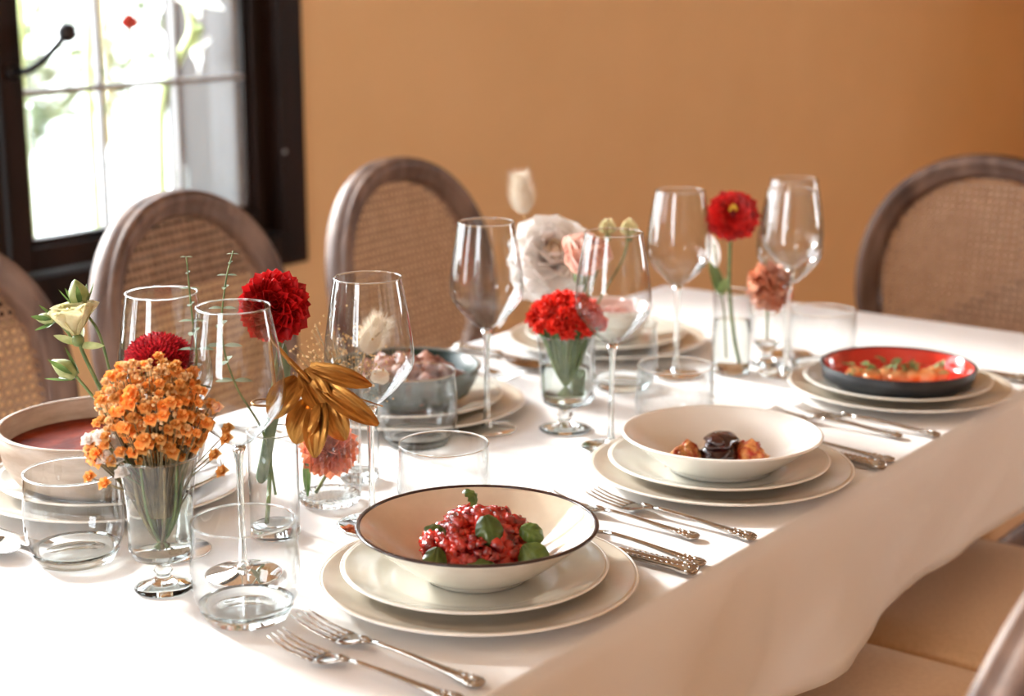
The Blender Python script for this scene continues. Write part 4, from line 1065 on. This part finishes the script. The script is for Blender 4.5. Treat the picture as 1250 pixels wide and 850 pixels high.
euc('eucalyptus sprig rising behind the leftmost wine glass', [(.930, 1.040, 1.036), (.932, 1.039, .99), (.930, 1.034, .94), (.915, 1.038, .88), (.895, 1.044, .80)], 9, .016)
euc('eucalyptus sprig leaning beside the front wine glass rim', [(1.003, 1.060, 1.029), (.998, 1.066, 1.0), (1.000, 1.076, .95), (1.015, 1.076, .90), (1.038, 1.066, .85), (1.045, 1.060, .79)], 9, .017)
# gold painted leaves
G0 = V((1.030, .990, .915)); t_ = thing('gold_leaf_sprig', 'sprig of large gold painted leaves hanging in front of the salmon dahlia', 'foliage', tuple(G0))
pts = spline([cdp(-.042, -.045, -.03), cdp(-.044, -.03, .032), cdp(-.036, -.012, .030), cdp(-.022, 0, .018), cdp(-.004, .004, .0)], 8)
MB().tube([tuple(p) for p in pts], [.002] * 24 + [.0028] * (len(pts) - 24), 8).build('stem', gold_m, t_)
def gleaf(start, end, W, bend=.15, nrm=(-.8, -.6, .3), fold=.5):
    s, e = cdp(*start), cdp(*end); L = (e - s).length
    b = MB(); b.grid(lambda u, v: ((u - .5) * W * max(.10, sin(pi * min(1, v * .88 + .10)) ** .7), L * v, fold * abs(u - .5) * W * sin(pi * v) + bend * L * sin(pi * v) + .0007 * cos(u * 26) * sin(pi * v)), 16, 12)
    obj('leaf', b.mesh('leaf', gold_m), t_, mtx=frame(s, e - s, nrm))
gleaf((-.014, .002, .002), (-.040, .012, -.032), .027, .22)
gleaf((-.004, .004, .014), (.050, -.004, -.006), .018, .12)
gleaf((.002, .004, .000), (.056, .004, -.040), .022, .10)
gleaf((-.002, .006, -.016), (-.018, .016, -.054), .029, .16)
gleaf((.004, .006, -.018), (.000, .020, -.066), .023, .14)
gleaf((.008, .002, -.014), (.026, .006, -.054), .026, .14)
gleaf((-.010, .000, .010), (.012, .004, -.030), .026, .10)
MB().tube(spline([cdp(0, 0, 0), cdp(.03, .004, -.012), cdp(.060, .0, -.024)], 6), [.0012] * 6 + [.0007] * 7, 6).build('twig', gold_m, t_)
# grey-green strap leaf and a flat seed pod in the cylinder vase
t_ = thing('strap_leaf', 'long grey green strap leaf bent through the cylinder vase', 'foliage', V2)
b = MB(); b.grid(lambda u, v: ((u - .5) * .010 * sin(pi * (.12 + .8 * v)) , .0, 0), 1, 1) if False else None
sp = spline([cdp(-.012, .004, .052), cdp(-.006, .0, .080), cdp(.000, -.002, .110), cdp(.012, -.002, .150), cdp(.014, -.002, .185)], 6)
b = MB(); b.tube([tuple(p) for p in sp], [.002] + [.0055] * (len(sp) - 4) + [.004, .0025, .001], 8, up=(-.8, -.6, 0), flat=.18); b.build('blade', euc_m, t_)
tag(MB().lathe([(.0095, 0), (.012, -.0012), (.0128, 0), (.012, .0012)], 40, closed=True).build('gold_ring', gold_m, loc=tuple(V(V2) + cdp(-.006, .002, .130))), 'thin gold ring around the stem of the big red dahlia', 'ring')
# dried statice behind the wine glass
t_ = thing('dried_statice', 'dried straw coloured statice seen through the wine glass', 'dried flowers', (1.200, 1.098, .88)); rs = random.Random(15); b = MB(); tw_ = MB()
for i in range(420):
    p = cdp(rs.gauss(-.014, .024), rs.gauss(0, .012), rs.gauss(.004, .022) - .004)
    if p.length > .07: continue
    b.ball(p, rs.uniform(.0008, .0019), 5, jit=.5)
    if i % 3 == 0: tw_.tube([p, V((p.x * .3, p.y * .3, -.028)), V((.012, .008, -.05))], .0003, 3)
b.build('bracts', straw_m, t_)['kind'] = 'stuff'; tw_.build('twigs', brown_stem, t_)['kind'] = 'stuff'
MB().ball(tuple(cdp(.026, .004, -.012)), .010, 12, jit=.3, sc=(1, 1, .8)).build('seed_head', bunny_m, t_)
# leaf in ribbed vase
tag(leafmesh(.045, .008, .3, .05).build('vase_leaf', leaf_m), 'single green leaf standing in the ribbed vase', 'leaf')
o = bpy.data.objects['vase_leaf']; o.matrix_world = frame(V(V3) + cdp(-.021, .010, .010), (0, 0, 1), (-.8, -.6, 0))

# ------------------------------------------------------------------ flower vases outside the panes
def sill_vase(label, x, y, z, r, hh, group='glass vases on the outer sill'):
    t = thing('sill_vase', label, 'vase', (x, y, z), 0, group)
    MB().lathe([(r * .9, .003), (r, .012), (r * .96, hh * .45), (r * .55, hh * .62), (r * .38, hh * .78), (r * .40, hh * .97), (r * .5, hh)], 40).build('wall', thin, t)
    MB().lathe([(0, 0), (r * .9, 0), (r, .006), (r * .98, .014), (0, .014)], 40).build('base', solid, t); ring(MB(), r * .5, hh, .0016).build('rim', solid, t)
    return t
ZS = .7085
sill_vase('bottle shaped glass vase holding the white amaryllis outside the window', 2.16, 2.47, ZS, .052, .36)
sill_vase('bottle shaped glass vase in the middle of the outer sill', 2.00, 2.48, ZS, .045, .34)
sill_vase('slim glass bottle vase at the left of the outer sill', 1.84, 2.47, ZS, .032, .32)
def amaryllis(label, H, axis, L, m, stem, group='white amaryllis flowers'):
    pm = [petal(L, L * .55, .4, -.25, nu=4, nv=6, seed=s).mesh('petal', m) for s in (1, 2)]
    return pet_flower('amaryllis', label, 'flower', H, axis, [(6, .55, .9, pm, .9, 1.05, .004)], None, [H] + stem, stem_r=.008, stem_m_=pale_stalk, group=group)
amaryllis('white amaryllis on a thick green stalk outside the right panes', (2.225, 2.46, 1.225), (-.3, -.9, .1), .080, amar_m, [(2.25, 2.47, 1.15), (2.20, 2.47, 1.08), (2.16, 2.47, 1.0), (2.15, 2.47, .74)])
amaryllis('white amaryllis facing right outside the right panes', (2.27, 2.50, 1.11), (.5, -.7, -.4), .050, amar_m, [(2.28, 2.48, 1.15), (2.23, 2.48, 1.10), (2.17, 2.475, 1.0), (2.155, 2.47, .78)])
amaryllis('pale pink amaryllis at the top left of the panes', (1.85, 2.47, 1.26), (-.1, -.9, .2), .10, rose_m, [(1.85, 2.47, 1.20), (1.84, 2.47, 1.05), (1.84, 2.47, .74)])
amaryllis('white amaryllis above the middle bottle outside the window', (2.03, 2.48, 1.30), (-.2, -.8, .4), .09, amar_m, [(2.02, 2.48, 1.22), (2.00, 2.48, 1.1), (2.0, 2.48, .74)])
bud('red bud on a tall stem between the outer bottles', (2.11, 2.49, 1.15), .014, [(2.105, 2.49, 1.08), (2.10, 2.49, .9), (2.10, 2.49, .715)], m=red_m, name='red_bud')
